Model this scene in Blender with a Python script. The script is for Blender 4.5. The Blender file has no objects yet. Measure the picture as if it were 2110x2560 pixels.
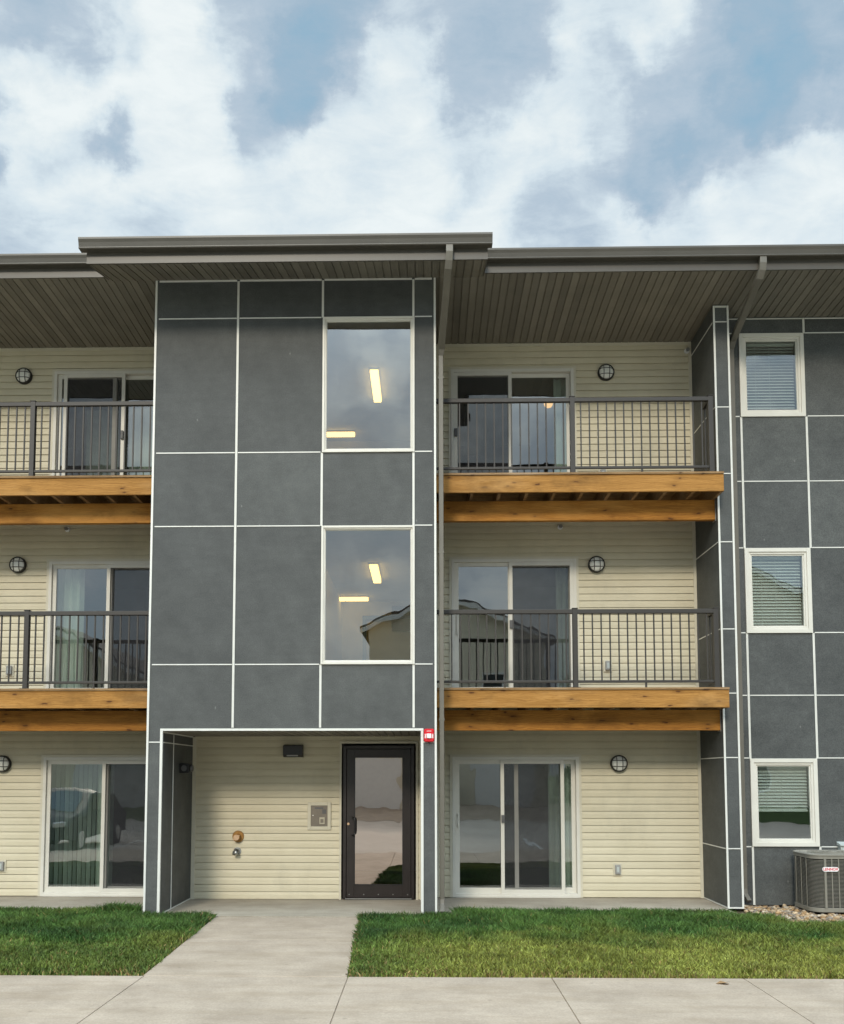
import bpy, math, random
import numpy as np
from mathutils import Vector, Matrix
random.seed(7); rng = np.random.default_rng(11)
scene = bpy.context.scene
COL = scene.collection
R = math.radians

# ------------------------------------------------------------------ camera
CAM = Vector((0.0, -11.8, 1.75)); PITCH = R(4.24); YAW = R(1.2); FPX = 2350.0; SX, SY = 42.0, 483.0
cd = bpy.data.cameras.new('camera'); cam = bpy.data.objects.new('camera', cd); COL.objects.link(cam)
cam.location = CAM; cam.rotation_euler = (R(90) + PITCH, 0, YAW)
cd.sensor_fit = 'HORIZONTAL'; cd.sensor_width = 36.0; cd.lens = 36.0 * FPX / 2110.0
cd.shift_x = SX / 2110.0; cd.shift_y = SY / 2110.0; cd.clip_end = 3000
scene.camera = cam
_f = Vector((-math.sin(YAW) * math.cos(PITCH), math.cos(YAW) * math.cos(PITCH), math.sin(PITCH)))
_r = Vector((math.cos(YAW), math.sin(YAW), 0)); _u = _r.cross(_f)
def ray(px, py):
    return (_f + _r * ((px - 1055 + SX) / FPX) - _u * ((py - 1280 - SY) / FPX))

# ------------------------------------------------------------------ world, sun, exposure
SUN_EL, SUN_AZ = R(27.5), R(193)      # azimuth clockwise from +Y: behind the camera, a little to the left
sun_dir = Vector((math.sin(SUN_AZ) * math.cos(SUN_EL), math.cos(SUN_AZ) * math.cos(SUN_EL), math.sin(SUN_EL)))
sl = bpy.data.lights.new('sun', 'SUN'); so = bpy.data.objects.new('sun', sl); COL.objects.link(so)
sl.energy = 1.1; sl.angle = R(10.5); sl.color = (1.0, 0.90, 0.74)
so.rotation_euler = (-sun_dir).to_track_quat('-Z', 'Y').to_euler()
scene.view_settings.view_transform = 'Standard'; scene.view_settings.look = 'None'
scene.view_settings.gamma = 1.0; scene.view_settings.exposure = 0.66
W = bpy.data.worlds.new('World'); scene.world = W; W.use_nodes = True
wt = W.node_tree; wt.nodes.clear()
def wn(t, **k):
    n = wt.nodes.new(t)
    for a, b in k.items(): setattr(n, a, b)
    return n
def wl(a, b): wt.links.new(a, b)
def wmath(op, a, b=None, c=None):
    n = wn('ShaderNodeMath', operation=op)
    for i, v in enumerate((a, b, c)):
        if v is None: continue
        if isinstance(v, (int, float)): n.inputs[i].default_value = v
        else: wl(v, n.inputs[i])
    return n.outputs[0]
tc = wn('ShaderNodeTexCoord')
sky = wn('ShaderNodeTexSky', sky_type='NISHITA'); sky.sun_disc = False
sky.sun_elevation = SUN_EL; sky.sun_rotation = SUN_AZ
bg0 = wn('ShaderNodeBackground'); bg0.inputs[1].default_value = 0.10; wl(sky.outputs[0], bg0.inputs[0])
# broken overcast: cloud thickness by compass direction at six heights above the horizon, torn up by noise
def wnoise(scale, detail, rough, dist=0.0, vec=None):
    n = wn('ShaderNodeTexNoise'); n.inputs['Scale'].default_value = scale; n.inputs['Detail'].default_value = detail
    n.inputs['Roughness'].default_value = rough; n.inputs['Distortion'].default_value = dist
    wl(vec if vec is not None else tc.outputs['Generated'], n.inputs['Vector']); return n
def wvec(op, a, b):
    n = wn('ShaderNodeVectorMath', operation=op); wl(a, n.inputs[0])
    if isinstance(b, tuple): n.inputs[1].default_value = b
    else: wl(b, n.inputs[1])
    return n.outputs[0]
na = wnoise(7.0, 3, .5); nb = wnoise(20.0, 6, .62)
wa = wvec('MULTIPLY', wvec('SUBTRACT', na.outputs['Color'], (.5, .5, .5)), (.10, .10, .10)); wb = wvec('MULTIPLY', wvec('SUBTRACT', nb.outputs['Color'], (.5, .5, .5)), (.075, .075, .075))
dirw = wvec('ADD', wvec('ADD', tc.outputs['Generated'], wa), wb)
sep = wn('ShaderNodeSeparateXYZ'); wl(dirw, sep.inputs[0])
yy = wmath('MAXIMUM', sep.outputs[1], 0.12)
U = wmath('DIVIDE', sep.outputs[0], yy); Vv = wmath('DIVIDE', sep.outputs[2], yy)
Un = wmath('MULTIPLY_ADD', U, 0.5, 0.5)
BELT = {
 20: [(0, .55), (90, .42), (190, .6), (290, .95), (400, .95), (470, .52), (560, .42), (660, .30), (760, .32), (850, .62), (950, .42), (1050, .38), (1140, .5), (1220, .8), (1300, .74), (1390, .92), (1480, .5), (1560, .25), (1650, .12), (1736, .3)],
 110: [(0, .9), (100, .75), (160, .58), (230, .85), (260, .72), (350, 1), (430, .85), (490, .6), (560, .2), (640, .12), (720, .35), (800, .8), (860, .85), (920, .5), (1000, .42), (1100, .5), (1180, .92), (1250, .65), (1310, .92), (1400, .6), (1500, .45), (1590, .05), (1680, .15), (1736, .4)],
 200: [(0, .55), (80, .95), (200, 1), (320, 1), (430, .95), (480, .5), (560, .22), (620, .18), (700, .7), (780, .92), (860, .85), (930, .45), (1020, .55), (1110, .85), (1210, .78), (1300, .5), (1400, .45), (1490, .2), (1560, .12), (1650, .4), (1736, .55)],
 300: [(0, .35), (60, .85), (150, .7), (220, .36), (300, .9), (420, .97), (490, .55), (560, .6), (650, .9), (770, .82), (850, .92), (940, .72), (1040, .97), (1140, .97), (1220, .7), (1300, .42), (1380, .18), (1450, .35), (1550, .7), (1650, .92), (1736, .8)],
 385: [(0, .7), (100, .85), (250, .9), (420, .97), (520, .8), (640, .95), (770, .78), (880, .95), (940, .68), (1030, .85), (1130, .75), (1230, .5), (1310, .28), (1390, .6), (1470, .92), (1570, .8), (1680, .95)],
 470: [(50, .6), (200, .8), (330, .66), (470, .9), (620, .84), (760, .95), (900, 1), (1000, .95), (1080, .58), (1180, .58), (1280, .9), (1400, .75), (1520, .92), (1650, .85), (1736, .8)]}
cl = None; vprev = None
for cy_, stops in BELT.items():
    n = wn('ShaderNodeValToRGB'); wl(Un, n.inputs[0]); e = n.color_ramp; e.interpolation = 'EASE'
    for k, (cx_, lv) in enumerate(stops):
        d = ray(cx_ * 1.2154, cy_ * 1.2154); pos = d.x / d.y * .5 + .5
        el = e.elements[k] if k < 2 else e.elements.new(pos)
        el.position = pos; el.color = (lv, lv, lv, 1)
    d = ray(1055, cy_ * 1.2154); v = d.z / d.y
    sp_ = wn('ShaderNodeSeparateColor'); wl(n.outputs[0], sp_.inputs[0]); val = sp_.outputs[0]
    if cl is None: cl = val
    else:
        mr = wn('ShaderNodeMapRange', interpolation_type='SMOOTHSTEP'); wl(Vv, mr.inputs[0])
        mr.inputs[1].default_value = vprev; mr.inputs[2].default_value = v; mr.inputs[3].default_value = 0; mr.inputs[4].default_value = 1
        mxn = wn('ShaderNodeMix', data_type='FLOAT'); wl(mr.outputs[0], mxn.inputs[0]); wl(cl, mxn.inputs[2]); wl(val, mxn.inputs[3]); cl = mxn.outputs[0]
    vprev = v
back = wmath('MULTIPLY_ADD', wmath('SUBTRACT', wnoise(5.0, 6, .58).outputs['Fac'], 0.5), 2.6, 0.55)
sep2 = wn('ShaderNodeSeparateXYZ'); wl(tc.outputs['Generated'], sep2.inputs[0])
fm = wn('ShaderNodeMapRange'); wl(sep2.outputs[1], fm.inputs[0]); fm.inputs[1].default_value = .05; fm.inputs[2].default_value = .35
mxn = wn('ShaderNodeMix', data_type='FLOAT'); wl(fm.outputs[0], mxn.inputs[0]); wl(back, mxn.inputs[2]); wl(cl, mxn.inputs[3]); cl = mxn.outputs[0]
mpn = wn('ShaderNodeMapping'); mpn.inputs['Rotation'].default_value = (0, R(38), 0); mpn.inputs['Scale'].default_value = (.55, 1, 1.5); wl(tc.outputs['Generated'], mpn.inputs[0])
n2 = wnoise(24.0, 10, .66, .35, mpn.outputs[0])
cl = wmath('ADD', wmath('MULTIPLY_ADD', wmath('SUBTRACT', n2.outputs['Fac'], 0.5), 0.62, -0.03), cl)
ramp = wn('ShaderNodeValToRGB'); wl(cl, ramp.inputs[0])
cr = ramp.color_ramp; cr.elements[0].position = 0.0; cr.elements[0].color = (.185, .30, .39, 1)
cr.elements[1].position = 1.0; cr.elements[1].color = (.575, .612, .612, 1)
for p, c in ((.25, (.235, .32, .395)), (.5, (.315, .38, .44)), (.72, (.45, .515, .55)), (.90, (.535, .58, .588))):
    e = cr.elements.new(p); e.color = (*c, 1)
# added fill light: cloud cover brightened high overhead, well above the sun
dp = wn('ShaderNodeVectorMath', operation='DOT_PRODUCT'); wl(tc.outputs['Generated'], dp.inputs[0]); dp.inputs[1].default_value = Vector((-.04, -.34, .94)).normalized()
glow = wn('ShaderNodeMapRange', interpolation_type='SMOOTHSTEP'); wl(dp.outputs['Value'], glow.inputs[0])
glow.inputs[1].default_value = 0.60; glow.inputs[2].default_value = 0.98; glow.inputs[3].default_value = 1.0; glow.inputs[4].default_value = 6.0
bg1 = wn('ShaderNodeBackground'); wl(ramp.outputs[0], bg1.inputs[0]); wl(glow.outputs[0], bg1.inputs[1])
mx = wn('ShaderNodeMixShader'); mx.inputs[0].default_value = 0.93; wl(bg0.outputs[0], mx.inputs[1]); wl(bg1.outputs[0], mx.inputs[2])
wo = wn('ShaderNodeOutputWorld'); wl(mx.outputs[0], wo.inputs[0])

# ------------------------------------------------------------------ materials
def lin(r, g, b):
    f = lambda c: (c / 255 / 12.92) if c / 255 < .04045 else ((c / 255 + .055) / 1.055) ** 2.4
    return (f(r), f(g), f(b))
class Mat:
    def __init__(s, name):
        s.m = bpy.data.materials.new(name); s.m.use_nodes = True; s.t = s.m.node_tree
        s.b = s.t.nodes['Principled BSDF']; s.out = s.t.nodes['Material Output']
    def n(s, typ, **k):
        x = s.t.nodes.new(typ)
        for a, v in k.items(): setattr(x, a, v)
        return x
    def l(s, a, b): s.t.links.new(a, b)
    def coord(s, scale=(1, 1, 1)):
        g = s.n('ShaderNodeNewGeometry'); mp = s.n('ShaderNodeMapping'); mp.inputs['Scale'].default_value = scale
        s.l(g.outputs['Position'], mp.inputs[0]); return mp.outputs[0]
    def flat(s, a, b):      # a 2-D coordinate from two axes of the position
        g = s.n('ShaderNodeNewGeometry'); q = s.n('ShaderNodeSeparateXYZ'); s.l(g.outputs['Position'], q.inputs[0]); c = s.n('ShaderNodeCombineXYZ')
        for k, (ax, f) in enumerate((a, b)):
            mm = s.n('ShaderNodeMath', operation='MULTIPLY'); s.l(q.outputs[ax], mm.inputs[0]); mm.inputs[1].default_value = f; s.l(mm.outputs[0], c.inputs[k])
        return c.outputs[0]
    def noise(s, scale, detail=4, rough=.55, vec=None, dist=0):
        x = s.n('ShaderNodeTexNoise'); x.inputs['Scale'].default_value = scale; x.inputs['Detail'].default_value = detail
        x.inputs['Roughness'].default_value = rough; x.inputs['Distortion'].default_value = dist
        s.l(vec if vec is not None else s.coord(), x.inputs['Vector']); return x.outputs['Fac']
    def ramp(s, fac, stops):
        x = s.n('ShaderNodeValToRGB'); s.l(fac, x.inputs[0]); e = x.color_ramp.elements
        e[0].position, e[0].color = stops[0][0], (*stops[0][1], 1); e[1].position, e[1].color = stops[-1][0], (*stops[-1][1], 1)
        for p, c in stops[1:-1]:
            k = e.new(p); k.color = (*c, 1)
        return x.outputs[0]
    def mix(s, a, b, fac, mode='MIX'):
        x = s.n('ShaderNodeMix', data_type='RGBA', blend_type=mode)
        for sock, v in ((x.inputs[0], fac), (x.inputs[6], a), (x.inputs[7], b)):
            if isinstance(v, (int, float)): sock.default_value = v
            elif isinstance(v, tuple): sock.default_value = (*v[:3], 1)
            else: s.l(v, sock)
        return x.outputs[2]
    def base(s, v):
        if isinstance(v, tuple): s.b.inputs['Base Color'].default_value = (*v, 1)
        else: s.l(v, s.b.inputs['Base Color'])
    def rough(s, v):
        if isinstance(v, (int, float)): s.b.inputs['Roughness'].default_value = v
        else: s.l(v, s.b.inputs['Roughness'])
    def bump(s, fac, strength=.3, dist=.01):
        x = s.n('ShaderNodeBump'); x.inputs['Strength'].default_value = strength; x.inputs['Distance'].default_value = dist
        s.l(fac, x.inputs['Height']); s.l(x.outputs[0], s.b.inputs['Normal'])
def simple(name, c, rough=.5, metal=0, var=.12, scale=6, bump=0, spec=.5):
    m = Mat(name); n = m.noise(scale, 5)
    k = lambda f: tuple(min(1, x * f) for x in c)
    m.base(m.ramp(n, [(.25, k(1 - var)), (.75, k(1 + var))])); m.rough(rough); m.b.inputs['Metallic'].default_value = metal
    m.b.inputs['Specular IOR Level'].default_value = spec
    if bump: m.bump(m.noise(scale * 20, 4), bump, .004)
    return m.m
def mat_panel():
    m = Mat('grey_fibre_cement')
    big = m.noise(1.1, 4, .6); fine = m.noise(90, 3, .6); streak = m.noise(1.0, 6, .65, m.coord((3.5, 3.5, 16)))
    c = m.ramp(big, [(.3, (.075, .080, .078)), (.7, (.100, .106, .103))])
    c = m.mix(c, m.ramp(fine, [(.3, (.62, .62, .62)), (.75, (1.28, 1.28, 1.28))]), 1.0, 'MULTIPLY')
    c = m.mix(c, m.ramp(streak, [(.35, (.90, .90, .90)), (.7, (1.06, 1.06, 1.06))]), .7, 'MULTIPLY')
    # a few pale scuffs
    v = m.n('ShaderNodeTexVoronoi', feature='F1', voronoi_dimensions='2D'); v.inputs['Scale'].default_value = .62
    m.l(m.flat((0, 1.5), (2, .8)), v.inputs['Vector'])
    sc = m.ramp(v.outputs['Distance'], [(.0, (.4, .4, .4)), (.005, (.3, .3, .3)), (.010, (0, 0, 0)), (1, (0, 0, 0))])
    mid = m.noise(4.5, 5, .68); c = m.mix(c, m.ramp(mid, [(.30, (.84, .84, .85)), (.70, (1.14, 1.14, 1.13))]), 1.0, 'MULTIPLY')
    at_ = m.n('ShaderNodeAttribute', attribute_name='tone'); c = m.mix(c, m.ramp(at_.outputs['Fac'], [(0, (.86, .86, .865)), (1, (1.12, 1.12, 1.11))]), 1.0, 'MULTIPLY')
    c = m.mix(c, (.32, .32, .30), sc)
    m.base(c); m.rough(.62); m.bump(fine, .12, .002); m.b.inputs['Specular IOR Level'].default_value = .35
    return m.m
def mat_siding():
    m = Mat('cream_vinyl_siding')
    g = m.noise(2.0, 4); grain = m.noise(1.0, 5, .6, m.coord((5, 5, 160)))
    c = m.ramp(g, [(.3, (.612, .555, .405)), (.7, (.672, .615, .460))])
    c = m.mix(c, m.ramp(grain, [(.3, (.93, .93, .92)), (.7, (1.04, 1.04, 1.04))]), 1.0, 'MULTIPLY')
    zf = m.n('ShaderNodeNewGeometry'); zs_ = m.n('ShaderNodeSeparateXYZ'); m.l(zf.outputs['Position'], zs_.inputs[0]); zd = m.n('ShaderNodeMath', operation='DIVIDE'); m.l(zs_.outputs[2], zd.inputs[0]); zd.inputs[1].default_value = .102
    zq = m.n('ShaderNodeMath', operation='FLOOR'); m.l(zd.outputs[0], zq.inputs[0]); zw = m.n('ShaderNodeTexWhiteNoise', noise_dimensions='1D'); m.l(zq.outputs[0], zw.inputs['W'])
    c = m.mix(c, m.ramp(zw.outputs['Value'], [(0, (.955, .955, .95)), (1, (1.03, 1.03, 1.03))]), 1.0, 'MULTIPLY')
    dirt = m.noise(1.3, 6, .7, m.coord((1, 1, .6)))
    c = m.mix(c, (.40, .37, .28), m.ramp(dirt, [(.52, (0, 0, 0)), (.85, (.6, .6, .6))]))
    m.base(c); m.rough(.48); m.bump(grain, .08, .002); m.b.inputs['Specular IOR Level'].default_value = .3
    return m.m
def mat_soffit():
    m = Mat('bronze_soffit'); g = m.n('ShaderNodeNewGeometry'); sp = m.n('ShaderNodeSeparateXYZ'); m.l(g.outputs['Position'], sp.inputs[0])
    d = m.n('ShaderNodeMath', operation='DIVIDE'); m.l(sp.outputs[0], d.inputs[0]); d.inputs[1].default_value = .1016
    f = m.n('ShaderNodeMath', operation='FLOOR'); m.l(d.outputs[0], f.inputs[0])
    w = m.n('ShaderNodeTexWhiteNoise', noise_dimensions='1D'); m.l(f.outputs[0], w.inputs['W'])
    c = m.ramp(w.outputs['Value'], [(.0, (.170, .156, .128)), (.6, (.212, .196, .160)), (1, (.245, .226, .186))])
    c = m.mix(c, m.ramp(m.noise(3, 4), [(.3, (.9, .9, .9)), (.7, (1.08, 1.08, 1.08))]), 1.0, 'MULTIPLY')
    m.base(c); m.rough(.55); m.b.inputs['Specular IOR Level'].default_value = .3
    return m.m
def mat_wood(name, c0, c1, dark):
    m = Mat(name); v = m.coord((.55, 9, 9)); n = m.noise(3.2, 7, .6, v, .9)
    w = m.n('ShaderNodeTexWave', wave_type='BANDS', bands_direction='Z'); w.inputs['Scale'].default_value = 15
    w.inputs['Distortion'].default_value = 11; w.inputs['Detail'].default_value = 4; w.inputs['Detail Scale'].default_value = 1.2
    m.l(m.coord((.22, 1, 1)), w.inputs['Vector'])
    c = m.mix(m.ramp(n, [(.3, c0), (.72, c1)]), m.ramp(w.outputs['Fac'], [(.0, (.62, .54, .44)), (.5, (1.06, 1.06, 1.06))]), .55, 'MULTIPLY')
    k = m.n('ShaderNodeTexVoronoi', feature='F1', voronoi_dimensions='2D'); k.inputs['Scale'].default_value = 2.2
    wv = m.n('ShaderNodeVectorMath', operation='ADD'); m.l(m.flat((0, 1.05), (2, 3.0)), wv.inputs[0])
    nz = m.n('ShaderNodeTexNoise'); nz.inputs['Scale'].default_value = 9; m.l(m.coord(), nz.inputs['Vector'])
    sc_ = m.n('ShaderNodeVectorMath', operation='SCALE'); m.l(nz.outputs['Color'], sc_.inputs[0]); sc_.inputs['Scale'].default_value = .12; m.l(sc_.outputs[0], wv.inputs[1])
    m.l(wv.outputs[0], k.inputs['Vector'])
    kn = m.ramp(k.outputs['Distance'], [(0, (1, 1, 1)), (.05, (.9, .9, .9)), (.085, (.30, .30, .30)), (.20, (.10, .10, .10)), (.30, (0, 0, 0))])
    sk = m.n('ShaderNodeSeparateColor'); m.l(k.outputs['Color'], sk.inputs[0])
    gt = m.n('ShaderNodeMath', operation='GREATER_THAN'); m.l(sk.outputs[0], gt.inputs[0]); gt.inputs[1].default_value = .5
    kn = m.mix((0, 0, 0), kn, gt.outputs[0])
    c = m.mix(c, dark, kn)
    ck = m.noise(1.0, 4, .7, m.coord((2.2, 8, 60))); c = m.mix(c, tuple(x * .35 for x in c0), m.ramp(ck, [(.63, (0, 0, 0)), (.70, (.75, .75, .75))]))
    pale = m.noise(.55, 4, .6, m.coord((1.2, 3, 4))); c = m.mix(c, tuple(min(1, x * q) for x, q in zip(c1, (1.25, 1.45, 2.1))), m.ramp(pale, [(.50, (0, 0, 0)), (.72, (.65, .65, .65))]))
    st = m.noise(.9, 5, .65, m.coord((1.5, 1, 3)))
    c = m.mix(c, tuple(x * .45 for x in c0), m.ramp(st, [(.50, (0, 0, 0)), (.75, (.8, .8, .8))]))
    m.base(c); m.rough(.72); m.bump(n, .2, .004); m.b.inputs['Specular IOR Level'].default_value = .25
    return m.m
def mat_concrete(name, c, dirt_c, scale=1.0):
    m = Mat(name); a = m.noise(.9 * scale, 6, .62); f = m.noise(60, 4, .65); s = m.noise(1.0, 5, .7, m.coord((.8, 3.5, 1)))
    k = lambda q: tuple(x * q for x in c)
    col = m.ramp(a, [(.3, k(.88)), (.7, k(1.08))])
    col = m.mix(col, m.ramp(f, [(.25, (.78, .78, .78)), (.7, (1.08, 1.08, 1.08))]), 1.0, 'MULTIPLY')
    col = m.mix(col, dirt_c, m.ramp(s, [(.46, (0, 0, 0)), (.80, (.75, .75, .75))]))
    v = m.n('ShaderNodeTexVoronoi', feature='F1', voronoi_dimensions='2D'); v.inputs['Scale'].default_value = 1.3; m.l(m.flat((0, 1), (1, 1)), v.inputs['Vector'])
    bl = m.noise(2.4, 5, .6); col = m.mix(col, m.ramp(bl, [(.32, (.88, .87, .86)), (.62, (1.05, 1.05, 1.05))]), 1.0, 'MULTIPLY')
    br_ = m.noise(1.0, 3, .6, m.coord((2, 90, 2))); col = m.mix(col, m.ramp(br_, [(.3, (.94, .94, .94)), (.7, (1.04, 1.04, 1.04))]), 1.0, 'MULTIPLY')
    col = m.mix(col, k(.45), m.ramp(v.outputs['Distance'], [(0, (.6, .6, .6)), (.012, (.4, .4, .4)), (.03, (0, 0, 0))]))
    m.base(col); m.rough(.85); m.bump(f, .18, .004); m.b.inputs['Specular IOR Level'].default_value = .25
    return m.m
def mat_lot_concrete():  # tan concrete lot, lightened to bounce more light under the eaves
    m = Mat('lot_concrete'); a = m.noise(.35, 6, .6); f = m.noise(70, 3, .7)
    c = m.mix(m.ramp(a, [(.3, (.42, .36, .295)), (.7, (.52, .455, .375))]), m.ramp(f, [(.3, (.8, .8, .8)), (.7, (1.15, 1.15, 1.15))]), 1.0, 'MULTIPLY')
    m.base(c); m.rough(.9); m.bump(f, .3, .006); return m.m
def mat_glass(name, tint, refl, wav=.0016, seed=0.0, wscale=1.6, gc=(.97, 1, 1)):
    m = Mat(name); t = m.t; t.nodes.remove(m.b)
    tr = m.n('ShaderNodeBsdfTransparent'); tr.inputs[0].default_value = (*tint, 1)
    gl = m.n('ShaderNodeBsdfGlossy'); gl.inputs['Roughness'].default_value = 0.0; gl.inputs[0].default_value = (*gc, 1)
    mp = m.coord((1, 1, .7)); ad = m.n('ShaderNodeVectorMath', operation='ADD'); m.l(mp, ad.inputs[0]); ad.inputs[1].default_value = (seed, 0, seed * 2)
    n = m.noise(wscale, 2, .45, ad.outputs[0])
    bp = m.n('ShaderNodeBump'); bp.inputs['Strength'].default_value = 1.0; bp.inputs['Distance'].default_value = wav * 10; m.l(n, bp.inputs['Height'])
    m.l(bp.outputs[0], gl.inputs['Normal'])
    lw = m.n('ShaderNodeLayerWeight'); lw.inputs[0].default_value = .5
    mr = m.n('ShaderNodeMapRange'); m.l(lw.outputs['Facing'], mr.inputs[0]); mr.inputs[3].default_value = refl; mr.inputs[4].default_value = min(1, refl + .6)
    mr.inputs[1].default_value = 0.25
    mx = m.n('ShaderNodeMixShader'); m.l(mr.outputs[0], mx.inputs[0]); m.l(tr.outputs[0], mx.inputs[1]); m.l(gl.outputs[0], mx.inputs[2])
    m.l(mx.outputs[0], m.out.inputs[0]); return m.m
def mat_screen():
    m = Mat('insect_screen_mesh'); tr = m.n('ShaderNodeBsdfTransparent'); d = m.n('ShaderNodeBsdfDiffuse'); d.inputs[0].default_value = (.05, .05, .055, 1)
    mx = m.n('ShaderNodeMixShader')
    n = m.noise(9, 3, .5, m.coord((1, 1, 1)))
    mr = m.n('ShaderNodeMapRange'); m.l(n, mr.inputs[0]); mr.inputs[3].default_value = .36; mr.inputs[4].default_value = .50
    m.l(mr.outputs[0], mx.inputs[0]); m.l(tr.outputs[0], mx.inputs[1]); m.l(d.outputs[0], mx.inputs[2]); m.l(mx.outputs[0], m.out.inputs[0]); return m.m
def mat_emit(name, c, s):
    m = Mat(name); m.base(c); m.b.inputs['Emission Color'].default_value = (*c, 1); m.b.inputs['Emission Strength'].default_value = s; return m.m
def mat_attr(name, rough=.6, sheen=0, trans=0):
    m = Mat(name); a = m.n('ShaderNodeAttribute', attribute_name='tint'); m.base(a.outputs['Color']); m.rough(rough)
    m.b.inputs['Specular IOR Level'].default_value = .2
    return m.m
M = dict(
    panel=mat_panel(), siding=mat_siding(), soffit=mat_soffit(),
    trim=simple('white_metal_trim', (.70, .70, .65), .4, 0, .05, 5),
    vinyl=simple('white_vinyl', (.66, .64, .57), .38, 0, .05, 4),
    almond=simple('almond_trim', (.60, .56, .44), .42, 0, .05, 4),
    fascia=simple('taupe_metal_fascia', (.080, .073, .060), .42, 0, .10, 3),
    spout=simple('taupe_downspout', (.140, .129, .105), .42, 0, .10, 5),
    shingle=simple('dark_shingle', (.06, .055, .05), .9, 0, .3, 9, .4),
    rail=simple('bronze_rail_paint', (.030, .026, .022), .5, 0, .10, 8),
    rim=mat_wood('honey_pine_lumber', (.30, .142, .030), (.48, .245, .066), (.09, .032, .008)),
    beam=mat_wood('brown_treated_lumber', (.30, .125, .022), (.50, .225, .042), (.09, .03, .008)),
    joist=mat_wood('raw_joist_lumber', (.22, .13, .06), (.36, .23, .11), (.08, .04, .02)),
    galv=simple('galvanised_steel', (.42, .43, .42), .35, .8, .15, 12),
    conc=mat_concrete('sidewalk_concrete', (.445, .362, .278), (.30, .23, .155)),
    slab=mat_concrete('porch_concrete', (.41, .36, .285), (.26, .22, .165)),
    lot_concrete=mat_lot_concrete(), paint=simple('road_paint', (.75, .74, .70), .7, 0, .15, 6),
    soil=simple('soil', (.085, .060, .035), .95, 0, .35, 14, .4), turf=simple('far_turf', (.06, .095, .025), .95, 0, .35, 5, .5),
    grass=mat_attr('grass_blades', .55), stone=mat_attr('river_stone', .8), leaf=mat_attr('shrub_leaves', .6),
    black=simple('black_paint', (.012, .012, .013), .38, 0, .2, 10), bronze=simple('dark_bronze_aluminium', (.018, .013, .012), .35, .0, .25, 6),
    lens=simple('frosted_lamp_glass', (.82, .82, .76), .25, 0, .08, 20), wire=simple('lamp_guard', (.03, .028, .02), .45),
    brass=simple('weathered_brass', (.36, .19, .055), .42, .55, .2, 20), copper=simple('pale_copper', (.62, .42, .26), .5, .3, .15, 30),
    greyplastic=simple('grey_plastic', (.30, .30, .29), .45), darkgrey=simple('dark_grey_plastic', (.10, .10, .10), .5),
    steel=simple('brushed_panel', (.19, .165, .135), .45, .3, .14, 10), ivory=simple('ivory_plastic', (.50, .46, .36), .5),
    red=simple('red_plastic', (.62, .012, .022), .3, 0, .08, 20), white=simple('white_plastic', (.85, .85, .84), .35, 0, .03, 9),
    redtext=simple('red_lettering', (.65, .03, .05), .4, 0, .03), ac=simple('taupe_ac_paint', (.225, .212, .175), .45, 0, .08, 6),
    acdark=simple('condenser_fins', (.022, .021, .018), .7), boxgrey=simple('pale_grey_enclosure', (.46, .50, .48), .5),
    glass_t=mat_glass('stair_window_glass', (.80, .84, .84), .25, .00040, 3.1, 1.2), glass_d=mat_glass('patio_door_glass', (.58, .66, .63), .24, .00026, 7.7, 1.8),
    glass_w=mat_glass('bedroom_window_glass', (.74, .80, .78), .26, .00030, 1.3, 1.6), glass_e=mat_glass('entry_door_glass', (.22, .22, .22), .46, .00022, 5.0, 2.2, (.98, .84, .76)),
    screen=mat_screen(), wall_in=simple('interior_paint', (.50, .48, .43), .8, 0, .04), stair_in=simple('stair_paint', (.60, .58, .54), .8, 0, .04),
    carpet=simple('carpet', (.14, .12, .10), .95, 0, .2, 30), blue=simple('blue_door_frame', (.10, .17, .36), .5), sign=simple('dark_notice', (.10, .08, .06), .6),
    blind=simple('white_blind', (.66, .68, .62), .5, 0, .05), vblind=simple('vertical_blind', (.74, .76, .68), .6, 0, .06),
    glow=mat_emit('lit_fluorescent_diffuser', (1.0, .64, .15), 2.6), ceilfix=simple('light_housing', (.6, .55, .42), .5),
    housewall=simple('tan_house_siding', (.74, .68, .54), .6, 0, .1, 3), houseroof=simple('brown_shingles', (.10, .085, .075), .9, 0, .3, 12, .3),
    garage=simple('white_garage_door', (.78, .77, .74), .5, 0, .05), hwin=simple('dark_house_window', (.03, .035, .04), .1, 0, .2),
    carpaint=simple('dark_blue_car_paint', (.012, .015, .022), .45, .0, .08, 6, 0, .2), tyre=simple('tyre_rubber', (.015, .015, .015), .8), chrome=simple('wheel_metal', (.5, .5, .5), .25, .9),
    carglass=simple('car_glass', (.02, .025, .03), .05), lamp=simple('head_lamp', (.7, .7, .7), .1),
)

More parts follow.
